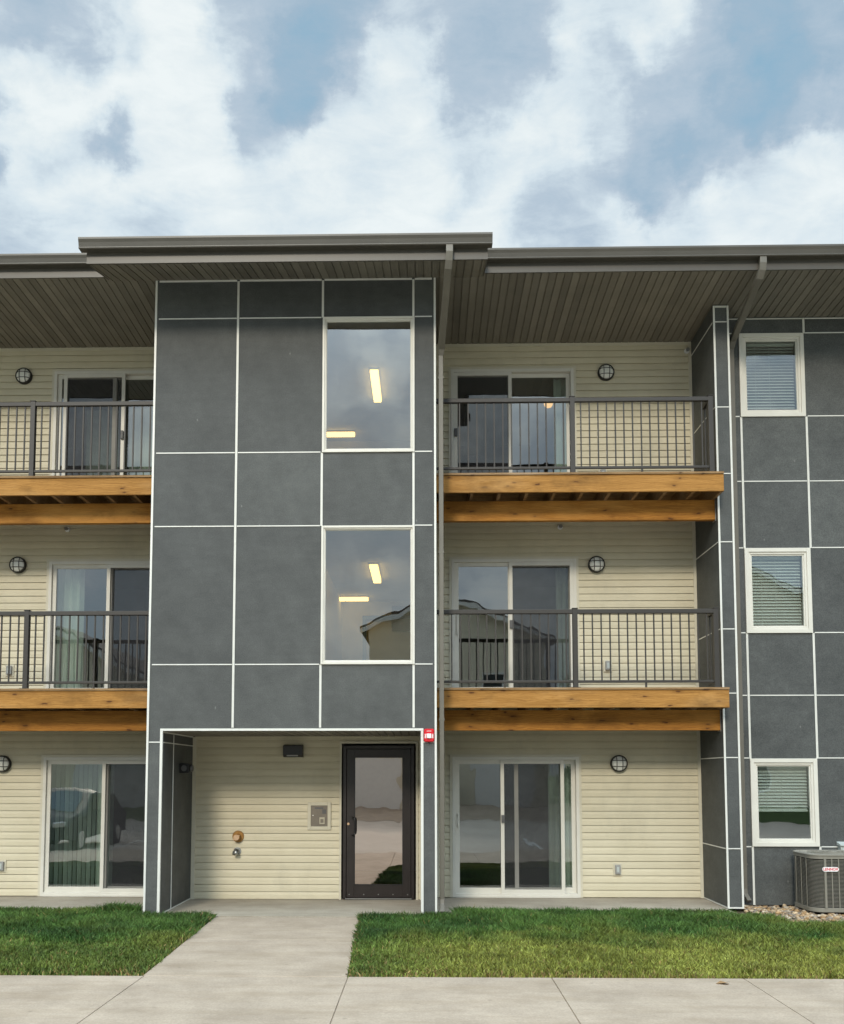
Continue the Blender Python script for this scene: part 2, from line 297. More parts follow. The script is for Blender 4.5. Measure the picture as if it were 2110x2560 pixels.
# ------------------------------------------------------------------ building helpers
ORG = {}
def tag(o, label=None, cat=None, group=None, kind=None):
    if label: o['label'] = label
    if cat: o['category'] = cat
    if group: o['group'] = group
    if kind: o['kind'] = kind
    return o
def empty(name, loc, parent=None):
    o = bpy.data.objects.new(name, None); COL.objects.link(o); o.empty_display_size = .1
    loc = Vector(loc)
    if parent: o.parent = parent; o.location = loc - ORG[parent.name]
    else: o.location = loc
    ORG[o.name] = loc; return o
class MB:
    def __init__(s): s.v = []; s.f = []; s.mi = []; s.sm = []
    def quad(s, a, b, c, d, mi=0):
        i = len(s.v); s.v += [tuple(a), tuple(b), tuple(c), tuple(d)]; s.f.append((i, i + 1, i + 2, i + 3)); s.mi.append(mi); s.sm.append(False); return s
    def box(s, x0, x1, y0, y1, z0, z1, mi=0):
        if x1 < x0: x0, x1 = x1, x0
        if y1 < y0: y0, y1 = y1, y0
        if z1 < z0: z0, z1 = z1, z0
        i = len(s.v)
        s.v += [(x0, y0, z0), (x1, y0, z0), (x1, y1, z0), (x0, y1, z0), (x0, y0, z1), (x1, y0, z1), (x1, y1, z1), (x0, y1, z1)]
        for q in ((0, 3, 2, 1), (4, 5, 6, 7), (0, 1, 5, 4), (1, 2, 6, 5), (2, 3, 7, 6), (3, 0, 4, 7)):
            s.f.append(tuple(i + k for k in q)); s.mi.append(mi); s.sm.append(False)
        return s
    def loft(s, rings, cap=True, mi=0, smooth=False, closed=True):
        n = len(rings[0]); i = len(s.v)
        for r in rings: s.v += [tuple(p) for p in r]
        for a in range(len(rings) - 1):
            for k in range(n if closed else n - 1):
                k2 = (k + 1) % n
                s.f.append((i + a * n + k, i + a * n + k2, i + (a + 1) * n + k2, i + (a + 1) * n + k)); s.mi.append(mi); s.sm.append(smooth)
        if cap:
            s.f.append(tuple(i + k for k in reversed(range(n)))); s.mi.append(mi); s.sm.append(False)
            s.f.append(tuple(i + (len(rings) - 1) * n + k for k in range(n))); s.mi.append(mi); s.sm.append(False)
        return s
    def prism_x(s, prof, x0, x1, mi=0, smooth=False):   # prof: (y, z) points
        return s.loft([[(x0, y, z) for y, z in prof], [(x1, y, z) for y, z in prof]], True, mi, smooth)
    def prism_y(s, prof, y0, y1, mi=0, smooth=False):   # prof: (x, z) points
        return s.loft([[(x, y0, z) for x, z in prof], [(x, y1, z) for x, z in prof]], True, mi, smooth)
    def prism_z(s, prof, z0, z1, mi=0, smooth=False):
        return s.loft([[(x, y, z0) for x, y in prof], [(x, y, z1) for x, y in prof]], True, mi, smooth)
    def cyl(s, c, axis, r0, r1, h, n=24, mi=0, smooth=True):
        a = Vector(axis).normalized(); t = a.orthogonal().normalized(); b = a.cross(t); c = Vector(c)
        rings = []
        for k, r in ((0, r0), (1, r1)):
            rings.append([c + a * h * k + (t * math.cos(2 * math.pi * q / n) + b * math.sin(2 * math.pi * q / n)) * r for q in range(n)])
        return s.loft(rings, True, mi, smooth)
    def tube(s, pts, r, n=8, mi=0, up=None, rect=None, smooth=True):
        pts = [Vector(p) for p in pts]; rings = []
        for i, p in enumerate(pts):
            d0 = (pts[i] - pts[i - 1]).normalized() if i else (pts[1] - pts[0]).normalized()
            d1 = (pts[i + 1] - pts[i]).normalized() if i < len(pts) - 1 else d0
            d = (d0 + d1).normalized(); sc = 1 / max(.35, d.dot(d0))
            if rect:
                xr = Vector((1, 0, 0)); xr = (xr - d * xr.dot(d)).normalized(); yr = d.cross(xr).normalized()
                w, t = rect[i]; yr = yr * sc
                ring = [p + xr * w * a + yr * t * b for a, b in ((-.5, -.5), (.5, -.5), (.5, .5), (-.5, .5))]
            else:
                t = (Vector(up) if up else d.orthogonal()); t = (t - d * t.dot(d)).normalized(); b = d.cross(t)
                ring = [p + (t * math.cos(2 * math.pi * q / n) + b * math.sin(2 * math.pi * q / n)) * r for q in range(n)]
            rings.append(ring)
        return s.loft(rings, True, mi, smooth and not rect)
    def build(s, name, mats, parent=None, org=None, label=None, bevel=0, fixn=True):
        me = bpy.data.meshes.new(name)
        o0 = Vector(org) if org is not None else (ORG[parent.name] if parent else Vector((0, 0, 0)))
        me.from_pydata([(x - o0[0], y - o0[1], z - o0[2]) for x, y, z in s.v], [], s.f)
        ms = mats if isinstance(mats, (list, tuple)) else [mats]
        for m in ms: me.materials.append(m)
        me.polygons.foreach_set('material_index', s.mi); me.polygons.foreach_set('use_smooth', s.sm)
        me.update(); me.validate()
        o = bpy.data.objects.new(name, me); COL.objects.link(o)
        if parent: o.parent = parent; o.location = o0 - ORG[parent.name]
        else: o.location = o0
        ORG[o.name] = Vector(o0)
        if label: o['label'] = label
        if bevel:
            b = o.modifiers.new('bevel', 'BEVEL'); b.width = bevel; b.segments = 2; b.limit_method = 'ANGLE'; b.angle_limit = R(40)
        return o
def cells(x0, x1, z0, z1, holes, xe=(), ze=()):
    xs = sorted({x0, x1, *xe, *[min(max(h[k], x0), x1) for h in holes for k in (0, 1)]}); zs = sorted({z0, z1, *ze, *[min(max(h[k], z0), z1) for h in holes for k in (2, 3)]})
    for a, b in zip(xs, xs[1:]):
        for c, d in zip(zs, zs[1:]):
            if b - a < 1e-5 or d - c < 1e-5: continue
            mx_, mz_ = (a + b) / 2, (c + d) / 2
            if any(h[0] < mx_ < h[1] and h[2] < mz_ < h[3] for h in holes): continue
            yield a, b, c, d
def panel_tone(o, xs, zs):      # each board came out of its own batch: a slightly different grey
    at_ = o.data.attributes.new('tone', 'FLOAT', 'FACE'); ox = ORG[o.name]; v = []
    for p in o.data.polygons:
        c = p.center + ox; k = sum(c.x > q for q in xs) * 31 + sum(c.z > q for q in zs) * 7 + (5 if abs(p.normal.x) > .5 else 0)
        v.append(random.Random(k).random())
    at_.data.foreach_set('value', v)
def wall_xz(mb, x0, x1, z0, z1, Y, t, holes=(), xe=(), ze=()):
    for a, b, c, d in cells(x0, x1, z0, z1, holes, xe, ze):
        mb.quad((a, Y, c), (b, Y, c), (b, Y, d), (a, Y, d)); mb.quad((b, Y + t, c), (a, Y + t, c), (a, Y + t, d), (b, Y + t, d))
    def rim(a, b, c, d, s):
        for p, q in (((a, c), (b, c)), ((b, c), (b, d)), ((b, d), (a, d)), ((a, d), (a, c))):
            A, B = (p, q) if s else (q, p)
            mb.quad((A[0], Y, A[1]), (A[0], Y + t, A[1]), (B[0], Y + t, B[1]), (B[0], Y, B[1]))
    rim(x0, x1, z0, z1, True)
    for h in holes: rim(max(h[0], x0), min(h[1], x1), max(h[2], z0), min(h[3], z1), False)
def siding(x0, x1, z0, z1, Y, holes, parent, label=None, e=.102, proud=.013):
    mb = MB(); z = z0
    while z < z1 - 1e-4:
        zt = min(z + e, z1)
        # concave dutch-lap course: flat lower face, cove at the top
        prof = [(z, -.004), (z + .0085, -.004), (z + .0086, proud), (z + e * .62, proud * .80), (z + e * .86, proud * .45), (z + e, .002)]
        cuts = sorted({z, zt, *[p for p, _ in prof if z < p < zt], *[h[k] for h in holes for k in (2, 3) if z < h[k] < zt]})
        def off(q):
            for (a, pa), (b, pb) in zip(prof, prof[1:]):
                if q <= b + 1e-9: return pa + (pb - pa) * (q - a) / (b - a)
            return 0
        for ca, cb in zip(cuts, cuts[1:]):
            m_ = (ca + cb) / 2
            segs = [(x0, x1)]
            for h in holes:
                if h[2] < m_ < h[3]:
                    ns = []
                    for a, b in segs:
                        if h[0] > a: ns.append((a, min(b, h[0])))
                        if h[1] < b: ns.append((max(a, h[1]), b))
                        if h[1] <= a or h[0] >= b: ns.append((a, b)) if (a, b) not in ns else None
                    segs = [q for q in ns if q[1] - q[0] > 1e-4]
            row = int(round((z - z0) / e)); sx0 = x0 - random.Random(row * 7 + int(x0 * 100)).uniform(0, 3.6); ns = []
            for a, b in segs:                       # panels lap at the end: each next length sits 2 mm proud
                q = sx0
                while q < b:
                    lo, hi = max(a, q), min(b, q + 3.66)
                    if hi - lo > 1e-3: ns.append((lo, hi, .0022 * (int((q - sx0) / 3.66 + .5) % 2)))
                    q += 3.66
            for a, b, dp_ in ns:
                if dp_ and off(ca) > 0: mb.quad((a, Y, ca), (a, Y - off(ca) - dp_, ca), (a, Y - off(cb) - dp_, cb), (a, Y, cb)); mb.quad((b, Y - off(ca) - dp_, ca), (b, Y, ca), (b, Y, cb), (b, Y - off(cb) - dp_, cb)); mb.quad((a, Y - off(ca) - dp_, ca), (b, Y - off(ca) - dp_, ca), (b, Y - off(cb) - dp_, cb), (a, Y - off(cb) - dp_, cb)); continue
                mb.quad((a, Y - off(ca), ca), (b, Y - off(ca), ca), (b, Y - off(cb), cb), (a, Y - off(cb), cb))
                
        z += e
    for a, b, c, d in cells(x0, x1, z0, z1, holes):      # sheathing behind the courses
        mb.quad((b, Y + .10, c), (a, Y + .10, c), (a, Y + .10, d), (b, Y + .10, d))
    for h in holes:
        a, b, c, d = h
        for p, q in (((a, c), (b, c)), ((b, c), (b, d)), ((b, d), (a, d)), ((a, d), (a, c))):
            mb.quad((q[0], Y, q[1]), (q[0], Y + .1, q[1]), (p[0], Y + .1, p[1]), (p[0], Y, p[1]))
    return mb.build('siding_wall', M['siding'], parent, label=label)
def boards_soffit(x0, x1, ya, za, yb, zb, w=.1016, gap=.015, depth=.013, th=.024):
    mb = MB(); x = math.floor(x0 / w) * w
    while x < x1:
        a, b = max(x0, x), min(x1, x + w - gap)
        if b - a > .004:
            mb.loft([[(a, ya, za), (b, ya, za), (b, ya, za + th), (a, ya, za + th)], [(a, yb, zb), (b, yb, zb), (b, yb, zb + th), (a, yb, zb + th)]])
        x += w
    mb.loft([[(x0, ya, za + depth), (x1, ya, za + depth), (x1, ya, za + th + .01), (x0, ya, za + th + .01)], [(x0, yb, zb + depth), (x1, yb, zb + depth), (x1, yb, zb + th + .01), (x0, yb, zb + th + .01)]])
    return mb
def ring_frame(mb, x0, x1, z0, z1, y0, y1, w, wb=None, mi=0):
    wb = wb or w
    mb.box(x0, x0 + w, y0, y1, z0, z1, mi); mb.box(x1 - w, x1, y0, y1, z0, z1, mi)
    mb.box(x0 + w, x1 - w, y0, y1, z0, z0 + wb, mi); mb.box(x0 + w, x1 - w, y0, y1, z1 - w, z1, mi)
    return mb
def text_obj(body, size, loc, mat, parent, name='lettering', rot=(R(90), 0, 0), extrude=.0006):
    cu = bpy.data.curves.new(name, 'FONT'); cu.body = body; cu.size = size; cu.align_x = 'CENTER'; cu.align_y = 'CENTER'; cu.extrude = extrude; cu.offset = size * .03
    t = bpy.data.objects.new(name, cu); me = bpy.data.meshes.new_from_object(t); bpy.data.objects.remove(t)
    me.materials.append(mat); o = bpy.data.objects.new(name, me); COL.objects.link(o)
    o.parent = parent; o.location = Vector(loc) - ORG[parent.name]; o.rotation_euler = rot
    return o
def copy_tree(src, loc, label, group=None):
    c = src.copy(); COL.objects.link(c); c.location = loc; c['label'] = label
    if group: c['group'] = group
    def kids(o, p):
        for ch in list(o.children):
            k = ch.copy(); COL.objects.link(k); k.parent = p; kids(ch, k)
    kids(src, c); return c

# ------------------------------------------------------------------ key measures (metres; facade plane y = 0, porch floor z = 0)
YS, YE, YFIN, YW = 1.86, 1.58, 0.79, 1.14            # siding, porch wall, fin, wing
TX0, TX1, TTOP = -3.515, 0.150, 8.205                 # tower
OX0, OX1, OTOP = -3.313, -0.047, 2.309                # porch opening
FX0, FX1 = 3.970, 4.185                               # fin
WIN3 = (-1.318, -0.126, 5.885, 7.685); WIN2 = (-1.318, -0.126, 3.143, 4.926)
WX0, WX1 = 4.430, 5.336
WW = [(6.752, 7.956), (3.696, 4.884), (0.783, 1.972)]
D3, D2 = 5.765, 2.890                                 # balcony floors
LEFT_END, RIGHT_END = -9.2, 9.2
B = empty('apartment_building', (0, 4, 0))
tag(B, 'three storey apartment building with grey panel tower, cream siding and wooden balconies', 'building')

# ---- tower walls
J = [-2.425, -1.319, -0.141]; H = [7.685, 5.893, 4.929, 3.146]
mb = MB()
wall_xz(mb, TX0, TX1, 0.0, TTOP, 0.0, .14, [WIN3, WIN2, (OX0, OX1, -1, OTOP)], J, H + [2.162])
mb.box(TX0, TX0 + .12, .14, YS + .05, 0, TTOP); mb.box(TX1 - .12, TX1, .14, YS + .05, 0, TTOP)
mb.box(TX0 + .12, OX0, .14, YE + .1, 0, OTOP + .1); mb.box(OX1, TX1 - .12, .14, YE + .1, 0, OTOP + .1)
tower = mb.build('panel_wall', M['panel'], B, label='dark grey panelled stair tower wall with two tall windows'); panel_tone(tower, J, H + [2.162])
# joint trims on the tower
mb = MB()
def vtrim(mb, x, z0, z1, y, w=.027, p=.008):
    mb.box(x - w / 2, x - .004, y - p, y, z0, z1); mb.box(x + .004, x + w / 2, y - p, y, z0, z1); mb.box(x - .004, x + .004, y - p * .35, y, z0, z1)
def htrim(mb, x0, x1, z, y, h=.0135, p=.006): mb.box(x0, x1, y - p, y, z - h / 2, z + h / 2)
def split(z0, z1, x, wins):
    segs = [(z0, z1)]
    for w in wins:
        if w[0] - .06 < x < w[1] + .06:
            segs = [q for a, b in segs for q in ((a, min(b, w[2])), (max(a, w[3]), b)) if q[1] - q[0] > .02]
    return segs
for x in J:
    for a, b in split(OTOP + .035, TTOP - .02, x, [WIN3, WIN2]): vtrim(mb, x, a, b, 0)
for x in (TX0 + .014, TX1 - .014): mb.box(x - .013, x + .013, -.009, .02, 0.0, TTOP)
xs = [TX0 + .032, *J, TX1 - .032]
for z in H:
    for a, b in zip(xs, xs[1:]):
        if a > -1.4 and b < 0: continue
        htrim(mb, a + .019, b - .019, z, 0)
for a, b in zip(xs, xs[1:]): htrim(mb, a + .019, b - .019, TTOP - .012, 0, .024)
mb.box(OX0 - .028, OX1 + .028, -.011, .02, OTOP - .004, OTOP + .024)
mb.box(OX0 - .028, OX0 + .004, -.010, .02, 0, OTOP - .005); mb.box(OX1 - .004, OX1 + .028, -.010, .02, 0, OTOP - .005)
htrim(mb, TX0 + .031, OX0 - .029, 2.162, 0); htrim(mb, OX1 + .029, TX1 - .031, 2.162, 0)
# jamb joints inside the porch
jx = OX0 + .002
mb.box(OX0 - .002, OX0 + .006, .52, .540, .0, OTOP - .03); mb.box(OX0 - .002, OX0 + .005, .02, .519, 2.154, 2.168); mb.box(OX0 - .002, OX0 + .005, .541, YE - .03, 2.154, 2.168)
mb.box(OX0 - .002, OX0 + .006, .02, YE - .03, OTOP - .029, OTOP - .012); mb.box(OX0 - .002, OX0 + .008, .03, YE - .03, .004, .020)
mb.build('joint_trim', M['trim'], B, label='thin white trim strips between the tower panels')

# ---- siding walls
GAP = .004
def dhole(x0, x1, z0, z1): return (x0, x1, z0, z1)
RD = [(.395, 2.220, D3, 7.785), (.395, 2.220, D2, 4.910), (.395, 2.220, 0.0, 2.010)]
LD = [(-5.565, -3.745, D3, 7.810), (-5.565, -3.745, D2, 4.905), (-5.565, -3.745, 0.0, 2.008)]
siding(TX1 + .002, FX0 - .03, 0.0, 8.20, YS, RD, B, 'cream lap siding right of the tower')
siding(LEFT_END, TX0 - .002, 0.0, 8.20, YS, LD, B, 'cream lap siding left of the tower')
ED = (-1.182, -0.128, 0.0, 2.195)
siding(OX0 + .03, OX1 - .002, 0.0, OTOP + .02, YE, [ED], B, 'cream lap siding inside the entry porch')
mb = MB()
mb.box(FX0 - .045, FX0 - .001, YS - .026, YS, 0, 8.18); mb.box(OX0 + .001, OX0 + .05, YE - .022, YE, 0, OTOP - .02); mb.box(OX1 - .03, OX1 - .002, YE - .022, YE, 0, OTOP - .02)
mb.box(TX1 + .003, TX1 + .05, YS - .022, YS, 0, 8.18)
for d in RD + LD: ring = None
for (a, b, c, d) in RD + LD:
    w = .035; mb.box(a - w, a, YS - .028, YS, c, d + w); mb.box(b, b + w, YS - .028, YS, c, d + w); mb.box(a, b, YS - .028, YS, d, d + w)
a, b, c, d = ED; mb.box(a - .03, a, YE - .03, YE, c, d + .03); mb.box(b, b + .03, YE - .03, YE, c, d + .03); mb.box(a, b, YE - .03, YE, d, d + .03)
mb.box(TX1 + .05, FX0 - .046, YS - .02, YS, 8.135, 8.18); mb.box(LEFT_END, TX0 - .003, YS - .02, YS, 8.135, 8.18)
mb.build('corner_trim', M['almond'], B, label='cream corner and door trim of the siding')

# ---- wing and fin
mb = MB(); holes = [(WX0, WX1, a, b) for a, b in WW]
WH = [7.962, 6.760, 5.832, 4.890, 3.703, 2.838, 1.980, .780]; WJ = [4.438, 5.345, 6.56, 7.78]
wall_xz(mb, FX1, RIGHT_END, 0.0, 8.21, YW, .14, holes, WJ, WH)
for za, zb in zip([0.0] + WH[::-1], WH[::-1] + [8.21]): mb.box(FX0, FX1, YFIN, YS + .1, za, zb)
panel_tone(mb.build('panel_wall', M['panel'], B, label='dark grey panelled wing wall with three small windows'), [FX1] + WJ, WH)
mb = MB()
for x in (FX0 + .013, FX1 - .013): mb.box(x - .0125, x + .0125, YFIN - .009, YFIN + .02, 0, 8.19)
mb.box(FX0 + .03, FX1 - .03, YFIN - .006, YFIN, 8.165, 8.19); mb.box(FX0 - .004, FX1, YFIN - .012, YFIN - .0095, 0, .02)
for z in WH:
    htrim(mb, FX0 + .029, FX1 - .029, z, YFIN); mb.box(FX0 - .005, FX0, YFIN + .021, YS - .03, z - .007, z + .007)
mb.box(FX0 - .006, FX0, YFIN + .021, YS - .03, .002, .018)
for x in WJ:
    ws = [(WX0, WX1, a, b) for a, b in WW]
    for a, b in split(.0, 8.18, x, ws): vtrim(mb, x, a, b, YW)
wx = [FX1 + .002, *WJ, RIGHT_END]
for z in WH + [8.172]:
    for a, b in zip(wx, wx[1:]):
        inw = a > 4.3 and b < 5.4 and any(c - .03 < z < d + .03 for c, d in WW)
        if inw: continue
        htrim(mb, a + .019, b - .019, z, YW)
mb.build('joint_trim', M['trim'], B, label='thin white trim strips between the wing panels')

# ---- soffits, fascia, gutters, roof
ZS0, ZS1 = 8.222, 8.178                             # soffit at eave / at siding
def sz(y): return ZS0 + (ZS1 - ZS0) * (y + .07) / (YS + .07)
boards_soffit(LEFT_END, TX0 - .001, -.068, ZS0, YS, ZS1).build('soffit', M['soffit'], B, label='brown ribbed soffit over the left balconies')
boards_soffit(TX1 + .001, RIGHT_END, -.068, ZS0, YS, ZS1).build('soffit', M['soffit'], B, label='brown ribbed soffit over the right balconies')
RX0, RX1 = -4.112, 0.768
boards_soffit(RX0 + .012, RX1 - .012, -.838, 7.968, -.001, 8.205).build('soffit', M['soffit'], B, label='narrow sloping soffit in front of the tower')
boards_soffit(OX0 + .002, OX1 - .002, .021, OTOP - .012, YE, OTOP - .012).build('soffit', M['soffit'], B, label='porch ceiling boards')
def gutter(x0, x1, yf, zb, h=.128):
    mb = MB(); P = [(0, 0), (-.085, 0), (-.094, -.004), (-.104, .006), (-.104, .014), (-.098, .02), (-.110, .07), (-.124, .105), (-.124, h), (-.112, h), (-.112, h - .012), (0, h - .012)]
    mb.prism_x([(yf + a, zb + b) for a, b in P], x0, x1); return mb
gutter(RX0 - .065, RX1 + .052, -.862, 8.098).build('gutter', M['fascia'], B, label='taupe gutter along the tower eave')
gutter(LEFT_END, RX0 - .006, -.092, 8.345).build('gutter', M['fascia'], B, label='taupe gutter along the left eave')
gutter(RX1 + .006, RIGHT_END, -.092, 8.347).build('gutter', M['fascia'], B, label='taupe gutter along the right eave')
mb = MB()
mb.box(RX0, RX1, -.862, -.839, 7.960, 8.205); mb.box(LEFT_END, TX0, -.092, -.069, 8.214, 8.46); mb.box(TX1, RIGHT_END, -.092, -.069, 8.214, 8.46)
for xa, xb in ((RX0, RX0 + .012), (RX1 - .012, RX1)):
    mb.loft([[(xa, -.838, 7.962), (xb, -.838, 7.962), (xb, -.838, 8.20), (xa, -.838, 8.20)], [(xa, -.095, 8.172), (xb, -.095, 8.172), (xb, -.095, 8.42), (xa, -.095, 8.42)]])
mb.build('fascia', M['fascia'], B, label='taupe metal fascia boards under the gutters')
mb = MB(); sl_ = .285
def slab(x0, x1, y0, y1, z_at, t=.05):
    mb.loft([[(x0, y0, z_at(y0)), (x1, y0, z_at(y0)), (x1, y0, z_at(y0) + t), (x0, y0, z_at(y0) + t)], [(x0, y1, z_at(y1)), (x1, y1, z_at(y1)), (x1, y1, z_at(y1) + t), (x0, y1, z_at(y1) + t)]])
zr = lambda y: 8.44 + sl_ * (y + .07)
slab(LEFT_END, RIGHT_END, -.093, 8.0, zr); slab(RX0, RX1, -.865, -.0935, zr)
mb.loft([[(LEFT_END, 8.0, zr(8.0)), (RIGHT_END, 8.0, zr(8.0)), (RIGHT_END, 8.0, zr(8) + .05), (LEFT_END, 8.0, zr(8) + .05)], [(LEFT_END, 16, zr(0)), (RIGHT_END, 16, zr(0)), (RIGHT_END, 16, zr(0) + .05), (LEFT_END, 16, zr(0) + .05)]])
mb.build('roof', M['shingle'], B)
mb = MB()
mb.box(LEFT_END - .14, LEFT_END, -.06, 16, 0, 8.4); mb.box(RIGHT_END, RIGHT_END + .14, YW, 16, 0, 8.4); mb.box(LEFT_END, RIGHT_END, 15.9, 16, 0, 8.4)
mb.build('outer_wall', M['siding'], B)

# ---- downspouts
def spout(pts, name_label, straps):
    o = MB().tube(pts, 0, rect=[(.086, .066)] * 5 + [(.062, .055)] + [(.058, .050)] * (len(pts) - 6)).build('downspout', M['spout'], B, label=name_label, bevel=.006)
    for (x, y, z) in straps: MB().box(x - .036, x + .036, y - .027, y + .03, z - .012, z + .012).build('strap', M['spout'], o)
    s = MB(); p = Vector(pts[-1])
    s.box(p.x - .026, p.x + .026, p.y - .0022, p.y - .0012, p.z - .019, p.z + .019); s.build('outlet', M['black'], o)
    return o
spout([(.305, -.925, 8.105), (.305, -.925, 8.02), (.300, -.90, 7.93), (.290, -.85, 7.86), (.222, .055, 7.28), (.214, .10, 7.20), (.214, .10, .20), (.214, .085, .13), (.214, -.02, .050)],
      'downspout bending from the tower gutter down the tower corner', [(.214, .10, 6.9), (.214, .10, 4.6), (.214, .10, 2.45), (.214, .10, .6)])
spout([(4.325, -.15, 8.35), (4.325, -.15, 8.27), (4.320, -.13, 8.19), (4.305, -.07, 8.12), (4.305, 1.00, 7.80), (4.305, 1.075, 7.70), (4.300, 1.085, .22), (4.300, 1.07, .15), (4.315, .97, .07)],
      'downspout bending from the right gutter down beside the fin', [(4.304, 1.085, 7.0), (4.302, 1.085, 4.7), (4.301, 1.085, 2.3), (4.3, 1.085, .55)])

# ---- interiors
def room(x0, x1, y0, y1, z0, z1, wm, fm, front=None):
    mb = MB()
    mb.quad((x0, y1, z0), (x1, y1, z0), (x1, y1, z1), (x0, y1, z1)); mb.quad((x0, y0, z0), (x0, y1, z0), (x0, y1, z1), (x0, y0, z1)); mb.quad((x1, y1, z0), (x1, y0, z0), (x1, y0, z1), (x1, y1, z1))
    mb.quad((x0, y0, z1), (x0, y1, z1), (x1, y1, z1), (x1, y0, z1)); mb.quad((x0, y0, z0), (x1, y0, z0), (x1, y1, z0), (x0, y1, z0), 1)
    return mb.build('interior_room', [wm, fm], B)
for z0, z1 in ((D3 + .02, 8.12), (D2 + .02, D2 + 2.45), (.02, 2.45)):
    room(.26, 3.9, YS + .11, YS + 4.2, z0, z1, M['wall_in'], M['carpet']); room(-8.6, -3.60, YS + .11, YS + 4.2, z0, z1, M['wall_in'], M['carpet'])
    room(FX1 + .05, 7.5, YW + .15, YW + 4, z0, z1, M['wall_in'], M['carpet'])
room(-2.25, .02, .16, 5.75, 5.1, 8.12, M['stair_in'], M['carpet']); room(-1.56, .02, .16, 5.75, 2.42, 5.02, M['stair_in'], M['carpet'])
room(OX0 + .1, OX1 + .02, YE + .12, YE + 4, .0, 2.40, M['stair_in'], M['carpet'])
mb = MB(); ring_frame(mb, -1.17, -.18, 2.42, 4.74, 5.70, 5.745, .07); mb.build('interior_door_frame', M['blue'], B, label='blue door frame inside the stairwell')
mb = MB(); mb.box(-.62, .0, 5.70, 5.74, 4.45, 4.92); mb.build('interior_notice', M['sign'], B)

# ---- fixed windows
def blind(x0, x1, z0, z1, y, parent, pitch=.043):
    mb = MB(); z = z1 - .03
    mb.box(x0, x1, y - .02, y + .02, z1 - .03, z1)
    while z > z0:
        mb.loft([[(x0 + .004, y - .017, z - .018), (x0 + .004, y + .017, z + .016), (x0 + .004, y + .017, z + .018), (x0 + .004, y - .017, z - .016)], [(x1 - .004, y - .017, z - .018), (x1 - .004, y + .017, z + .016), (x1 - .004, y + .017, z + .018), (x1 - .004, y - .017, z - .016)]])
        z -= pitch
    mb.box(x0, x1, y - .018, y + .018, z0 - .02, z0)
    for x in (x0 + (x1 - x0) * .22, (x0 + x1) / 2): mb.box(x - .002, x + .002, y - .022, y - .0195, z0, z1)
    mb.build('blind', M['blind'], parent)
def window(x0, x1, z0, z1, Y, fw, gm, label, sash=True):
    mb = MB(); ring_frame(mb, x0, x1, z0, z1, Y - .022, Y + .06, fw * .52)
    a = fw * .52; ring_frame(mb, x0 + a, x1 - a, z0 + a, z1 - a, Y - .006, Y + .055, fw * .30)
    a += fw * .30; ring_frame(mb, x0 + a, x1 - a, z0 + a, z1 - a, Y + .008, Y + .05, fw * .18)
    w = mb.build('window', M['vinyl'], B, label=label, bevel=.003)
    g = MB(); a = fw - .004; g.box(x0 + a, x1 - a, Y + .022, Y + .028, z0 + a, z1 - a); 
    g = MB(); g.quad((x0 + a, Y + .022, z0 + a), (x1 - a, Y + .022, z0 + a), (x1 - a, Y + .022, z1 - a), (x0 + a, Y + .022, z1 - a)); g.build('pane', gm, w)
    return w
window(*WIN3, 0.0, .055, M['glass_t'], 'upper tall stair window with lights inside')
window(*WIN2, 0.0, .055, M['glass_t'], 'lower tall stair window with lights inside')
for (a, b), lb, zb in zip(WW, ('top floor wing window', 'middle floor wing window', 'ground floor wing window'), (6.86, 3.80, 1.27)):
    w = window(WX0, WX1, a, b, YW, .105, M['glass_w'], lb); blind(WX0 + .10, WX1 - .10, zb, b - .10, YW + .11, w)

# ---- sliding doors
def panel(parent, x0, x1, z0, z1, y, st, name='door_panel', rail=None, mat='vinyl', glass='glass_d'):
    mb = MB(); ring_frame(mb, x0, x1, z0, z1, y, y + .03, st, rail or st); p = mb.build(name, M[mat], parent, bevel=.002)
    g = MB(); s = st - .003; r = (rail or st) - .003
    g.quad((x0 + s, y + .015, z0 + r), (x1 - s, y + .015, z0 + r), (x1 - s, y + .015, z1 - s), (x0 + s, y + .015, z1 - s))
    g.build('pane' if glass != 'screen' else 'screen_mesh', M[glass], parent)
    return p
def handle(parent, x, z, y, m='darkgrey', h=.16, w=.03):
    MB().box(x - w / 2, x + w / 2, y - .03, y, z - h / 2, z + h / 2).build('handle', M[m], parent, bevel=.006)
def curtain(parent, x0, x1, z0, z1, y, step=.035, amp=.03, mat='vblind'):
    mb = MB(); n = max(2, int((x1 - x0) / step)); P = []
    for i in range(n + 1): P.append((x0 + (x1 - x0) * i / n, y + (amp if i % 2 else -amp) * random.uniform(.6, 1)))
    for (a, ya), (b, yb) in zip(P, P[1:]): mb.quad((a, ya, z0), (b, yb, z0), (b, yb, z1), (a, ya, z1))
    mb.build('curtain', M[mat], parent)
def slats(parent, xs, z0, z1, y, w=.085, ang=55):
    mb = MB()
    for x in xs:
        a = R(ang + random.uniform(-6, 6)); dx, dy = math.cos(a) * w / 2, math.sin(a) * w / 2
        mb.quad((x - dx, y - dy, z0), (x + dx, y + dy, z0), (x + dx, y + dy, z1), (x - dx, y - dy, z1))
    mb.box(min(xs) - .05, max(xs) + .05, y - .03, y + .03, z1, z1 + .04)
    mb.build('vertical_blind', M['vblind'], parent)
